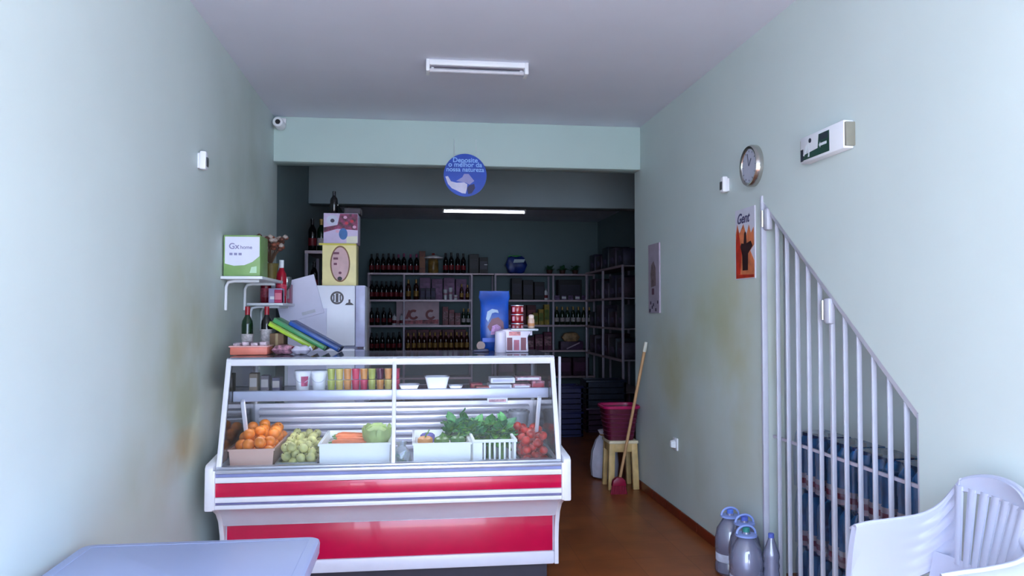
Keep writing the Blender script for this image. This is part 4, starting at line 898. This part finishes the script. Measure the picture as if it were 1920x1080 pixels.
# left unit, row under the top
mauve = mat('mauve_carton', (134, 84, 130), .5, var=.2, scale=10)
row(B_dark, -.70, -.22, 7, 1.6855, 'dark bottle on the upper shelf of the left unit', 'dark bottles on the upper left shelf', 1.0)
row(B_brown, -.10, .02, 2, 1.6855, 'brown bottle beside the mauve cartons on the upper left shelf', 'brown bottles on the upper left shelf', 1.08)
for k in range(4):
    carton('mauve_carton', 'tall mauve carton on the upper shelf of the left unit, %s' % ('leftmost', 'second from left', 'third from left', 'rightmost')[k], (.17+k*.20, SY1-.14, 1.6855), .18, .2, .37-.02*(k % 2), mauve, strip=mat('mauve_print', (150, 100, 150), .5, var=.3), group='mauve cartons')
for k in range(3): carton('navy_box', 'small navy box before the mauve cartons, %s of three' % ('left', 'middle', 'right')[k], (.13+k*.085, FYs, 1.6855), .075, .12, .19, mat('navy_box', (34, 22, 58), .5), strip=mat('navy_print', (60, 44, 90), .5))
for k in range(3):
    t = thing('white_cup', 'white cup on the upper shelf of the left unit, %s of three' % ('left', 'middle', 'right')[k], 'cup', (.50+k*.085, FYs, 1.6855), 'white cups on the shelf')
    h = (.17, .20, .08)[k]; x = .50+k*.085
    build('cup', G().lathe([(.026, 0), (.036, h), (.033, h), (.024, .006), (0, .006)], (x, FYs, 1.6855), 14), plastic, t, smooth=True); build('band', G().lathe([(.0335, h*.45), (.0350, h*.65)], (x, FYs, 1.6855), 14), mat('cup_band', (200, 150, 170), .4), t, smooth=True)
row(B_brown, .77, .87, 2, 1.6855, 'brown bottle right of the white cups on the upper shelf', 'brown bottles at the right of the upper left shelf', .85)
# second row
row(B_dark, -.70, -.40, 4, 1.2705, 'dark bottle on the middle shelf of the left unit', 'dark bottles on the middle left shelf', .95)
for k in range(2):
    t = bottle('shampoo_bottle', [(.03, 0), (.034, .01), (.034, .13), (.018, .15), (.012, .16), (0, .16)], plastic, mat('cap_grey', (160, 150, 170), .4), rlab, [(.013, .158), (.013, .185), (0, .186)], (.034, .03, .08)); t.location = (-.33+k*.12, FYs-.03, 1.2705); tag(t, 'small white plastic bottle on the middle shelf, %s' % ('left one', 'right one'), 'bottle') if False else tag(t, 'small white plastic bottle on the middle shelf of the left unit, %s one' % ('left', 'right')[k], 'bottle')
t = thing('printed_carton', 'large white carton with red lettering shapes on the middle shelf', 'box', (.08, FYs, 1.2705))
build('carton', G().box(-.30, .40, FYs+.06, FYs+.30, 1.2705, 1.655), mat('carton_pinkwhite', (236, 206, 216), .5, var=.05), t, bevel=.004)
Cy = lambda d: (lambda x, z, s: (x, FYs+.0595-d-.0008*s, z))
cr_ = mat('carton_red', (140, 18, 34), .45)
build('print_base', G().prism([(-.29, 1.29), (.39, 1.29), (.39, 1.36), (-.29, 1.34)], Cy(0)), mat('carton_rose', (206, 110, 120), .5, var=.4, scale=24), t)
for (x0_, op) in ((-.12, 1), (.16, 0)):
    n = 20; pts = [(x0_+.10+.085*math.cos(a), 1.44+.085*math.sin(a)) for a in [PI*.3+i*(PI*1.55)/n for i in range(n+1)]]+[(x0_+.10+.045*math.cos(a), 1.44+.045*math.sin(a)) for a in [PI*.3+i*(PI*1.55)/n for i in range(n, -1, -1)]]
    build('print_letter', G().prism(pts, Cy(.001)), cr_, t)
build('print_letter', G().prism([(-.16, 1.37), (-.11, 1.37), (-.06, 1.5), (-.10, 1.52)], Cy(.0022)), cr_, t)
for k in range(3): carton('rose_packet', 'dusty rose packet on the middle shelf right of the printed carton, %s' % ('left', 'middle', 'right')[k], (.50+k*.10, FYs, 1.2705), .09, .14, .30-.05*k, mat('rose_packet', (150, 84, 92), .5, var=.3, scale=14), 'packet', strip=mat('rose_print', (170, 120, 130), .5, var=.4, scale=30))
row(B_gr, .80, .88, 2, 1.2705, 'green bottle at the right end of the middle shelf', 'green bottles on the middle left shelf', .9)
row(B_dark, -.70, -.25, 6, .8505, 'dark bottle on the lower shelf of the left unit', 'dark bottles on the lower left shelf', 1.0)
row(B_brown, -.10, .86, 12, .8505, 'gold-capped brown bottle on the lower shelf of the left unit', 'gold-capped brown bottles on the lower left shelf', 1.0)
for k in range(5): carton('maroon_carton', 'maroon carton behind the gold-capped bottles, %s' % ('leftmost', 'second from left', 'middle one', 'second from right', 'rightmost')[k], (-.06+k*.205, SY1-.13, .8505), .19, .18, .34, mat('maroon_carton', (112, 32, 50), .5, var=.3, scale=10), strip=mat('maroon_print', (140, 60, 70), .5), group='maroon cartons')
# right unit
t = thing('blue_sack', 'blue sack with a green top on the right shelving', 'sack', (1.70, FYs+.08, 2.1205))
cushion((1.68, FYs+.08, 2.1205), .36, .26, .30, mat('sack_blue', (26, 56, 140), .35, var=.3, scale=8), 'sack', t, wob=.1)
build('green_clip', G().box(1.56, 1.76, FYs+.02, FYs+.14, 2.395, 2.43), mat('clip_green', (60, 170, 70), .4), t, bevel=.006)
build('print', G().prism([(1.62, 2.30), (1.80, 2.31), (1.82, 2.36), (1.64, 2.36)], lambda x, z, s: (x, FYs-.045-.012*s, z)), mat('sack_print', (190, 210, 220), .4), t)
pg = mat('plant_dark', (40, 74, 40), .6, var=.3)
for k in range(3):
    x = 2.25+k*.22; t = thing('potted_plant', 'small dark green plant on top of the right shelving, %s of three' % ('left', 'middle', 'right')[k], 'plant', (x, FYs+.05, 2.1205))
    build('pot', G().lathe([(.04, 0), (.055, .07), (.05, .07), (0, .06)], (x, FYs+.05, 2.1205), 12), mat('pot_dark', (70, 40, 36), .6), t, smooth=True)
    for q in range(14):
        o = bpy.data.objects.new('leaf', lm[1]); COL.objects.link(o); o.parent = t; o.location = (0, 0, .06); o.rotation_euler = (PI/2-rnd(.2, 1.2), 0, q*2.4); s = rnd(.6, .95); o.scale = (s, s, s)
for k in range(3): carton('black_carton', 'black carton on the upper shelf of the right unit, %s of the left three' % ('left', 'middle', 'right')[k], (1.68+k*.19, FYs+.04, 1.6855), .17, .22, .36-.03*k, mat('carton_black', (22, 20, 30), .5), strip=mat('carton_black_print', (44, 40, 60), .5))
carton('black_carton', 'wide black carton on the upper shelf of the right unit', (2.58, FYs+.06, 1.6855), .40, .24, .34, mat('carton_black', (22, 20, 30), .5), strip=mat('carton_black_print', (44, 40, 60), .5))
for k in range(5): carton('lilac_packet', 'small lilac packet along the front of the upper right shelf, %s' % ('leftmost', 'second from left', 'middle one', 'second from right', 'rightmost')[k], (2.36+k*.115, SY0+.05, 1.6855), .085, .05, .075, mat('lilac_packet', (120, 92, 140), .5, var=.4, scale=30), 'packet', strip=plastic if k in (1, 3) else None)
t = bottle('shampoo_bottle', [(.03, 0), (.034, .01), (.034, .13), (.018, .15), (.012, .16), (0, .16)], plastic, mat('cap_grey', (160, 150, 170), .4), rlab, [(.013, .158), (.013, .185), (0, .186)], (.034, .03, .08)); t.location = (2.17, SY0+.05, 1.6855); tag(t, 'white plastic bottle on the upper shelf of the right unit', 'bottle')
for k in range(3): carton('maroon_carton', 'dark maroon carton on the middle shelf of the right unit, %s of three' % ('left', 'middle', 'right')[k], (1.62+k*.17, SY1-.14, 1.2705), .15, .2, .33, mat('maroon_dark', (92, 22, 30), .5, var=.2), strip=mat('maroon_print', (140, 60, 70), .5))
for k in range(4): carton('yellow_packet', 'yellow packet on the middle shelf of the right unit, %s' % ('leftmost', 'second from left', 'third from left', 'tall rightmost')[k], (1.90+k*.095, FYs, 1.2705), .085, .12, (.14, .2, .26, .34)[k], mat('yellow_packet', (178, 150, 34), .45, var=.3, scale=14), 'packet', strip=mat('olive_print', (120, 140, 30), .5, var=.3))
row(B_gr, 2.36, 2.92, 7, 1.2705, 'green bottle on the middle shelf of the right unit', 'green bottles on the middle right shelf', 1.0)
for k in range(6): carton('magenta_packet', 'dark magenta packet on the lower shelf of the right unit, %s' % ('leftmost', 'second from left', 'third from left', 'third from right', 'second from right', 'rightmost')[k], (1.45+k*.15, FYs, .8505), .13, .16, .22+.04*(k % 3), mat('magenta_dark', (104, 26, 66), .5, var=.4, scale=12), 'packet', strip=mat('rose_print', (170, 120, 130), .5))
t = thing('tan_parcel', 'tan parcel with a pale ribbon on the lower shelf of the right unit', 'parcel', (2.60, FYs, .8505))
cushion((2.60, FYs+.02, .98), .30, .16, .16, mat('parcel_tan', (196, 160, 116), .5, var=.3, scale=14), 'parcel', t)
build('base_box', G().box(2.42, 2.80, FYs-.06, FYs+.14, .8505, .99), mat('parcel_plum', (90, 60, 96), .5, var=.2), t, bevel=.004)
build('ribbon', G().bar((2.52, FYs-.065, .87), (2.74, FYs-.065, .97), .004, .02), mat('ribbon', (196, 170, 196), .5), t)
for k in range(5): carton('plum_carton', 'plum carton on the lowest visible shelf of the right unit, %s' % ('leftmost', 'second from left', 'middle one', 'second from right', 'rightmost')[k], (1.50+k*.30+(.06 if k > 2 else 0), FYs+.04, .4205), .27, .24, .30, mat('plum_carton', (66, 24, 56), .5, var=.3), strip=mat('plum_print', (100, 50, 90), .5), group='plum cartons')
# side unit goods
for li, z in enumerate((2.12, 1.685, 1.27, .85)):
    for k in range(5):
        y = 10.35+k*.42; t = thing('bulk_pack', 'dark bulk pack on the side shelving, %s shelf, %s from the front' % (('top', 'upper', 'middle', 'lower')[li], ('first', 'second', 'third', 'fourth', 'fifth')[k]), 'pack', (2.95, y, z))
        build('pack', G().box(2.79, 3.12, y-.17, y+.17, z+.0005, z+.22+.05*((k+li) % 3)), mat('bulk_%d' % ((k*3+li) % 4), ((40, 34, 66), (58, 24, 50), (30, 44, 58), (70, 58, 80))[(k*3+li) % 4], .45, var=.4, scale=9), t, bevel=.006)
        build('label', G().box(2.788, 2.7905, y-.09, y+.09, z+.06, z+.14), mat('bulk_label', (104, 92, 130), .5, var=.5, scale=20), t)
# bottles on the narrow unit behind the fridge
for k in range(4): bput(B_gr if k % 2 else B_dark, (-1.04+k*.088, 8.09, 2.1105), 'dark bottle on the narrow shelving behind the fridge, '+('leftmost', 'second from left', 'third from left', 'rightmost')[k], 'bottles behind the fridge', 1.1)
for k in range(3): bput(B_dark, (-1.02+k*.11, 8.09, 1.7005), 'dark bottle inside the narrow shelving behind the fridge, '+('left', 'middle', 'right')[k], 'bottles inside the narrow shelving', 1.0)
# crates and jugs on the dark floor of the store room
def crate(label, c, w, d, h, col):
    t = thing('storage_crate', label, 'crate', c); m = mat('crate_%d_%d' % (col[0], col[2]), col, .45, var=.15)
    x0_, x1_, y0_, y1_, z0_ = c[0]-w/2, c[0]+w/2, c[1]-d/2, c[1]+d/2, c[2]
    build('base', G().box(x0_, x1_, y0_, y1_, z0_, z0_+.02), m, t)
    for k in range(4):
        z = z0_+.03+k*(h-.04)/4; hh = (h-.04)/4-.012
        build('slat', G().box(x0_, x1_, y0_, y0_+.012, z, z+hh), m, t); build('slat', G().box(x0_, x1_, y1_-.012, y1_, z, z+hh), m, t)
        build('slat', G().box(x0_, x0_+.012, y0_, y1_, z, z+hh), m, t); build('slat', G().box(x1_-.012, x1_, y0_, y1_, z, z+hh), m, t)
    build('rim', G().box(x0_-.008, x1_+.008, y0_-.008, y0_+.014, z0_+h-.025, z0_+h).box(x0_-.008, x1_+.008, y1_-.014, y1_+.008, z0_+h-.025, z0_+h).box(x0_-.008, x0_+.014, y0_, y1_, z0_+h-.025, z0_+h).box(x1_-.014, x1_+.008, y0_, y1_, z0_+h-.025, z0_+h), m, t, bevel=.003)
    for sx in (x0_+.012, x1_-.012):
        for sy in (y0_+.012, y1_-.012): build('corner_post', G().box(sx-.012, sx+.012, sy-.012, sy+.012, z0_, z0_+h), m, t)
crate('dark blue storage crate on the store room floor, lower of two', (1.75, 9.3, 0), .50, .36, .30, (24, 30, 92)); crate('dark blue storage crate on the store room floor, upper of two', (1.75, 9.3, .301), .50, .36, .30, (28, 28, 84))
crate('plum storage crate on the store room floor beside the blue ones', (2.36, 9.6, 0), .50, .36, .30, (58, 22, 60)); crate('slate storage crate stacked on the plum crate', (2.36, 9.6, .301), .50, .36, .34, (34, 44, 66))

# ------------------------------------------------------------------ stool corner by the end of the right wall
wood = mat('stool_wood', (216, 184, 122), .5, var=.12, scale=14); woodd = mat('stool_wood_edge', (236, 222, 186), .5, var=.06)
sx, sy = 1.745, 6.50; shh = .41
t = thing('wooden_stool', 'pale wooden stool at the end of the right wall', 'stool', (sx, sy, 0))
build('seat', G().box(sx-.125, sx+.125, sy-.13, sy+.13, shh-.026, shh), woodd, t, bevel=.006)
for (a, b2) in ((-1, -1), (1, -1), (-1, 1), (1, 1)):
    p0 = (sx+a*.095, sy+b2*.10, shh-.026); p1 = (sx+a*.108, sy+b2*.112, 0)
    build('leg', G().bar(p0, p1, .052 if b2 < 0 else .04, .04, up=(0, 1, 0)), wood, t, bevel=.006)
build('apron', G().box(sx-.10, sx+.10, sy-.118, sy-.10, shh-.095, shh-.026), wood, t, bevel=.003); build('apron', G().box(sx-.10, sx+.10, sy+.10, sy+.118, shh-.095, shh-.026), wood, t, bevel=.003)
for s in (-1, 1): build('apron', G().box(sx+s*.105-.009, sx+s*.105+.009, sy-.10, sy+.10, shh-.095, shh-.026), wood, t, bevel=.003)
# laundry basket with ribs
bm_ = mat('basket_maroon', (92, 16, 44), .4, var=.1); bx, by, bz = 1.735, 6.50, shh+.0005
t = thing('laundry_basket', 'maroon plastic basket with a pink rim on the wooden stool', 'basket', (bx, by, bz))
def rrect(hw, hd, z, n=28, e=.4): return [(bx+hw*math.copysign(abs(math.cos(2*PI*q/n))**e, math.cos(2*PI*q/n)), by+hd*math.copysign(abs(math.sin(2*PI*q/n))**e, math.sin(2*PI*q/n)), bz+z) for q in range(n)]
def rings(rs):
    n = len(rs[0]); return G().add([p for r_ in rs for p in r_], [(i*n+q, i*n+(q+1) % n, (i+1)*n+(q+1) % n, (i+1)*n+q) for i in range(len(rs)-1) for q in range(n)])
g = rings([rrect(.112, .10, 0), rrect(.150, .14, .27), rrect(.146, .136, .27), rrect(.108, .096, .008)]); g.f.append(tuple(range(28))); g.f.append(tuple(range(84, 112)))
build('shell', g, bm_, t, smooth=True)
build('rim', rings([rrect(.148, .138, .262), rrect(.163, .153, .268), rrect(.165, .155, .285), rrect(.158, .148, .292), rrect(.144, .134, .288), rrect(.142, .132, .268)]), mat('basket_rim', (186, 26, 92), .35), t, smooth=True)
for k in range(6):
    z = .04+k*.036; f_ = .112+.038*z/.27; h_ = .10+.04*z/.27
    build('rib', rings([rrect(f_+.000, h_+.000, z-.006), rrect(f_+.005, h_+.005, z), rrect(f_+.000, h_+.000, z+.006)]), mat('basket_rib', (110, 34, 70), .4), t, smooth=True)
cushion((bx, by, bz+.17), .20, .18, .10, mat('cloth_dark', (60, 14, 34), .8, var=.2), 'cloth', t)
# white sack beside the stool
t = thing('white_sack', 'white sack on the floor behind the stool', 'sack', (1.70, 6.86, 0))
g = rings([[(1.70+rx*math.cos(2*PI*q/20)*(1+.05*math.sin(3*q)), 6.86+rx*.9*math.sin(2*PI*q/20), z) for q in range(20)] for (rx, z) in ((.07, 0), (.115, .02), (.125, .12), (.115, .24), (.08, .34), (.04, .39), (.06, .43))]); g.f.append(tuple(range(20)))
build('sack', g, mat('sack_white', (206, 204, 220), .6, var=.05), t, smooth=True)
build('tie', G().lathe([(.043, .38), (.048, .388), (.043, .396)], (1.70, 6.86, 0), 16), mat('string_tan', (160, 130, 90), .7), t, smooth=True)
# broom leaning on the wall
t = thing('broom', 'broom with a wooden stick leaning on the right wall by the stool', 'broom', (1.66, 6.22, 0))
pt, pb = Vector((1.876, 6.16, 1.235)), Vector((1.675, 6.24, .13))
build('stick', G().tube([pb, (pb+pt)/2, pt], .0125, 10), mat('stick_wood', (206, 160, 112), .5, var=.08), t, smooth=True)
build('hanger_tip', G().tube([pt-(pt-pb).normalized()*.07, pt+(pt-pb).normalized()*.012], [.0165, .014], 10), mat('stick_tip', (226, 222, 206), .4), t, smooth=True)
build('head', G().prism([(-.06, .07), (.06, .07), (.05, .115), (.02, .14), (-.02, .14), (-.05, .115)], lambda x, z, s: (1.665+x, 6.215+.05*s, z)), mat('broom_red', (150, 12, 56), .4), t, bevel=.006)
for k in range(9):
    x = 1.615+k*.0125
    build('bristle_tuft', G().tube([(x, 6.24, .075), (x+(k-4)*.003, 6.238, 0.0)], [.008, .010], 6), mat('bristle', (140, 20, 50), .7), t)

# ------------------------------------------------------------------ barred gate of the closet under the stairs
gwh = mat('gate_white', (200, 202, 216), .35, var=.03)
GX = XR+.022
t = thing('stair_gate', 'white barred metal gate closing the closet under the stairs', 'gate', (GX, 3.4, 0))
slope = (GZ1-GZ0)/(GY1-GY0)
def ztop(y): return GZ0+(y-GY0)*slope
build('jamb', G().box(XR-.010, XR+.02, GY1-.016, GY1+.006, 0, GZ1+.02), gwh, t, bevel=.003)
build('jamb', G().box(XR+.004, XR+.05, GY0, GY0+.018, 0, ztop(GY0)), gwh, t, bevel=.003)
sv = Vector((0, 1, slope)).normalized()
build('top_rail', G().bar((GX, GY0+.005, ztop(GY0)-.018), (GX, GY1-.02, ztop(GY1-.02)-.018), .036, .024, up=(1, 0, 0)), gwh, t, bevel=.003)
for k in range(11):
    y = 2.845+k*.1082
    w = .012 if k != 5 else .02
    build('bar', G().box(GX-.011, GX+.011, y-w/2, y+w/2, .075, ztop(y)-.022), gwh, t, bevel=.004)
    build('bar_foot', G().box(GX-.010, GX+.010, y-.010, y+.010, .055, .075), mat('foot_dark', (50, 30, 44), .5), t)
build('bottom_rail', G().box(GX-.012, GX+.012, GY0+.018, GY1-.03, .03, .056), mat('rail_maroon', (96, 40, 56), .5, var=.2), t, bevel=.002)
build('cross_rail', G().box(GX+.015, GX+.027, GY0+.018, GY1-.03, .812, .826), mat('rail_grey', (196, 190, 206), .4), t)
for (y, z) in ((3.39, 1.50), (4.01, 2.0)):
    h_ = build('hinge_block', G().box(GX-.030, GX+.006, y-.026, y+.026, z-.06, z+.06), gwh, t, bevel=.012); build('hinge_pin', G().tube([(GX-.034, y+.02, z-.04), (GX-.034, y+.02, z+.05)], .007, 8), chrome, h_, smooth=True)
# ------------------------------------------------------------------ shrink-wrapped packs of blue water bottles
wb_m = mat('water_blue', (52, 150, 250), .3, var=.3, scale=7, coat=.3); wb_l = mat('water_label', (246, 222, 234), .4, var=.08, scale=30); wb_r = mat('water_label_red', (176, 12, 62), .4); wb_c = mat('water_cap', (22, 40, 120), .4)
film = glassmat('shrink_film', (244, 248, 254), .16, .05, (150, 185, 235))
PK = thing('water_pack', None, 'water pack')
prf = [(.036, 0), (.0425, .004), (.0425, .08), (.0395, .086), (.0395, .14), (.0425, .146), (.0425, .20), (.036, .235), (.018, .262), (.015, .268), (0, .268)]
for i in range(3):
    for j in range(2):
        c = (-.0225-.065+j*.0875+.04, -.088+i*.088, 0)
        bo = build('bottle', G().lathe(prf, c, 12), wb_m, PK, smooth=True)
        build('label', G().lathe([(.0428, .004), (.0436, .006), (.0436, .078), (.0428, .080)], c, 12), wb_l, bo, smooth=True)
        build('label_stripe', G().lathe([(.0436, .028), (.0441, .029), (.0441, .054), (.0436, .055)], c, 12), wb_r, bo, smooth=True)
        build('cap', G().lathe([(.0165, .266), (.0165, .286), (0, .287)], c, 10), wb_c, bo, smooth=True)
def pr_(hx, hy, z): return [(-.0038+sx_*hx, sy_*hy, z) for sx_, sy_ in ((-1, -1), (1, -1), (1, 1), (-1, 1))]
g = rings([pr_(.090, .1335, .003), pr_(.091, .1345, .20), pr_(.083, .127, .27), pr_(.078, .122, .289)]); g.f.append((12, 13, 14, 15))
build('shrink_film', g, film, PK, smooth=True)
colw = ('nearest the shop front', 'second from the shop front', 'third from the shop front', 'deepest under the stairs'); layw = ('bottom', 'middle', 'top')
first = True
for i in range(4):
    for L in range(3):
        o = put(PK, not first, (2.065+rnd(-.006, .010), 2.90+i*.276, L*.295+.0), 0, 'blue water bottle pack, %s layer of the column %s' % (layw[L], colw[i]), 'water packs behind the gate'); first = False
# ------------------------------------------------------------------ water jugs on the floor by the gate
jug_m = glassmat('jug_plastic', (226, 232, 248), .30, .34, (200, 206, 244)); jl = mat('jug_label', (214, 220, 242), .5, var=.1, scale=20)
def jug(label, x, y, h, r, capc, handle=True, small=False):
    t = thing('water_jug' if not small else 'water_bottle', label, 'water jug' if not small else 'water bottle', (x, y, 0))
    if small: pr = [(r*.8, 0), (r, .01)]+[(r*(1 if q % 2 else .9), .03+q*.022) for q in range(10)]+[(r*.95, .25), (r*.4, h-.03), (r*.38, h-.02), (0, h-.02)]
    else: pr = [(r*.85, 0), (r, .015), (r, .06), (r*.94, .07), (r*.94, .12), (r, .13), (r, h*.55), (r*.88, h*.70), (r*.5, h*.85), (r*.26, h*.90), (r*.24, h-.02), (0, h-.02)]
    build('body', G().lathe(pr, (x, y, 0), 22), jug_m, t, smooth=True)
    cr2 = .019 if not small else .015
    build('cap', G().lathe([(cr2, h-.026), (cr2, h), (cr2*.8, h+.003), (0, h+.003)], (x, y, 0), 14), mat('jugcap_%d' % capc[1], capc, .4), t, smooth=True)
    build('label', G().lathe([(r*.955 if not small else r*1.005, .074), (r*.97 if not small else r*1.02, .078), (r*.97 if not small else r*1.02, .116), (r*.955 if not small else r*1.005, .118)], (x, y, 0), 22), jl, t, smooth=True)
    if handle:
        build('handle', G().tube([(x+.052*math.cos(a), y, h-.03+.052*math.sin(a)*.8) for a in [i*PI/10 for i in range(11)]], .006, 8), mat('jug_handle', (150, 172, 236), .35), t, smooth=True)
        build('handle_collar', G().lathe([(.024, h-.045), (.056, h-.042), (.056, h-.032), (.024, h-.030)], (x, y, 0), 16), mat('jug_handle', (150, 172, 236), .35), t, smooth=True)
jug('large clear water jug with green cap in front of the others', 1.735, 3.93, .36, .088, (52, 140, 130))
jug('large clear water jug at the back left of the jugs', 1.803, 4.30, .36, .086, (96, 130, 220))
jug('large clear water jug against the wall behind the front jug', 1.803, 4.105, .37, .086, (90, 110, 200))
jug('slim ribbed clear water bottle between the jugs and the gate', 1.84, 3.86, .345, .042, (80, 110, 220), False, True)

# ------------------------------------------------------------------ white plastic chair against the right wall
Y0 = 2.225
chw = mat('chair_plastic', (192, 196, 218), .38, var=.012, scale=3)
t = thing('plastic_chair', 'white moulded plastic armchair at the right edge by the gate', 'chair', (1.60, Y0, 0))
def Xb(v, z): return 1.705+.21*(z-.44)-.85*v*v
def sheet(name, rows, par=t, th=.009): return build(name, G().grid(rows), chw, par, smooth=True, solid=th)
def crown(v): return .977-1.05*v*v-14*v**4
NV = 13
# slat fan
def sl_v(k, u): return (k-3)*(.036+.016*u)      # k 0..6, u 0 bottom..1 top
rows = []
for i in range(5):
    f = i/4; rows.append([(Xb(v, z)+.004*math.sin(PI*f), Y0+v, z) for v in [(-.155+.31*j/16) for j in range(17)] for z in [(.905+.012*math.cos(v*9))*(1-f)+crown(v)*f if crown(v) > .915 else .915*(1-f)+(crown(v))*f]])
sheet('top_rail', rows)
rim_p = [(Xb(v, crown(v))+.006, Y0+v, crown(v)) for v in [(-.155+.31*j/20) for j in range(21)]]
build('rim_bead', G().tube(rim_p, .009, 8), chw, t, smooth=True)
rows = []
for i in range(5):
    z = .44+(.70-.44)*i/4; rows.append([(Xb(v, z), Y0+v, z) for v in [(-.20+.40*j/12) for j in range(13)]])
sheet('lower_back', rows)
for k in range(7):
    rows = []
    for i in range(7):
        u = i/6; z = .685+(.925-.685)*u; v = sl_v(k, u); w = .0115+.005*u
        rows.append([(Xb(v, z)-.004*(1-abs(q)), Y0+v+q*w, z) for q in (-1, -.5, 0, .5, 1)])
    sheet('slat', rows)
for s in (-1, 1):
    T = [(Xb(.155, crown(.155)), .155, crown(.155)), (1.792, .192, .908), (1.757, .222, .845), (1.70, .243, .806), (1.60, .252, .788), (1.53, .252, .780), (1.475, .247, .770)]
    B = [(Xb(.11, .68), .11, .690), (1.745, .160, .668), (1.722, .205, .632), (1.672, .235, .600), (1.60, .246, .578), (1.52, .246, .568), (1.455, .240, .560)]
    def lerp(a, b2, f): return tuple(a[i]+(b2[i]-a[i])*f for i in range(3))
    # refine along the path
    def cr_spl(P, m=5):
        out = []
        for i in range(len(P)-1):
            p0, p1, p2, p3 = [Vector(P[max(0, min(len(P)-1, i+d))]) for d in (-1, 0, 1, 2)]
            for q in range(m):
                f = q/m; out.append(.5*((2*p1)+(-p0+p2)*f+(2*p0-5*p1+4*p2-p3)*f*f+(-p0+3*p1-3*p2+p3)*f**3))
        return out+[Vector(P[-1])]
    TT, BB = cr_spl(T), cr_spl(B); rows = []
    for j in range(41):
        f = j/40; row_ = []
        for i, (a, b2) in enumerate(zip(TT, BB)):
            u = i/(len(TT)-1); p = a*(1-f)+b2*f; rib = .007*max(0, 1-u*1.5)*min(1, u*8)*math.cos(f*PI*10)
            row_.append((p.x-rib, Y0+s*(p.y+.012*math.sin(PI*f)-rib*.3), p.z))
        rows.append(row_)
    arm = sheet('arm', rows)
    build('arm_bead', G().tube([(p.x, Y0+s*p.y, p.z) for p in TT], .009, 8), chw, arm, smooth=True)
    build('arm_rest', G().grid([[(p.x, Y0+s*(p.y+d), p.z-.35*d*(d > .02)) for p in TT[12:]] for d in (-.004, .02, .045)]), chw, arm, smooth=True, solid=.008)
    # front leg flows from the arm to the floor
    lp_ = [(1.478, .246, .768), (1.466, .245, .70), (1.452, .246, .56), (1.440, .248, .40), (1.425, .258, .2), (1.415, .265, 0)]
    rows = [[(x+d, Y0+s*(y+e), z) for (d, e) in ((.070-.03*(1-z/.77), .010), (.02, .003), (0, -.004), (-.006, .018), (.012, .034))] for (x, y, z) in cr_spl(lp_, 3) for (x, y, z) in [(x, y, z)]]
    sheet('leg', rows, th=.007)
    rows = []
    for i in range(8):
        z = .60*(1-i/7); x = 1.74+.05*(1-z/.6)*1.0+.0; rows.append([(x+d, Y0+s*(.205+.03*(1-z/.6)+e), z) for (d, e) in ((-.045, .012), (-.01, .016), (.012, .004), (.006, -.03))])
    sheet('leg', rows, th=.007)
rows = []
for i in range(13):
    f = i/12; x = 1.455+f*.265; rows.append([(x, Y0+v*(1.06-.08*f), .445-.018*f-.015*math.cos(v*6)*math.sin(PI*f)-(.035 if i == 0 else 0)) for v in [(-.225+.45*j/12) for j in range(13)]])
sheet('seat', rows)
t.rotation_euler = (0, 0, math.radians(-5)); t.location.x -= .015
# ------------------------------------------------------------------ white plastic table at the left
tx0, tx1, ty0, ty1, tz = -1.095, -.318, 2.0, 2.775, .72
tp = mat('table_plastic', (168, 180, 222), .35, var=.015, scale=2)
t = thing('plastic_table', 'white square plastic table in the left foreground', 'table', ((tx0+tx1)/2, (ty0+ty1)/2, 0))
def rr2(e, z, r=.045, n=6):
    out = []
    for (cx_, cy_, a0) in ((tx1-r, ty1-r, 0), (tx0+r, ty1-r, PI/2), (tx0+r, ty0+r, PI), (tx1-r, ty0+r, 1.5*PI)):
        for k in range(n+1): a = a0+PI/2*k/n; out.append((cx_+(r-e)*math.cos(a), cy_+(r-e)*math.sin(a), z))
    return out
rs = [rr2(.008, tz-.05), rr2(.002, tz-.045), rr2(0, tz-.012), rr2(.003, tz-.003), rr2(.010, tz)]
g = rings(rs); g.f.append(tuple(range(4*28, 5*28))); g.f.append(tuple(range(28)))
top = build('table_top', g, tp, t, smooth=True)
build('inset_line', rings([rr2(.036, tz+.0003), rr2(.038, tz+.0012), rr2(.040, tz+.0003)]), tp, top, smooth=True)
for sx_ in (0, 1):
    for sy_ in (0, 1):
        x = tx0+.07 if sx_ == 0 else tx1-.07; y = ty0+.07 if sy_ == 0 else ty1-.07; dx_ = (-.03 if sx_ == 0 else .03); dy_ = (-.03 if sy_ == 0 else .03)
        build('leg', G().tube([(x, y, tz-.05), (x+dx_*.5, y+dy_*.5, .35), (x+dx_, y+dy_, 0)], [.036, .030, .022], 10), tp, t, smooth=True)
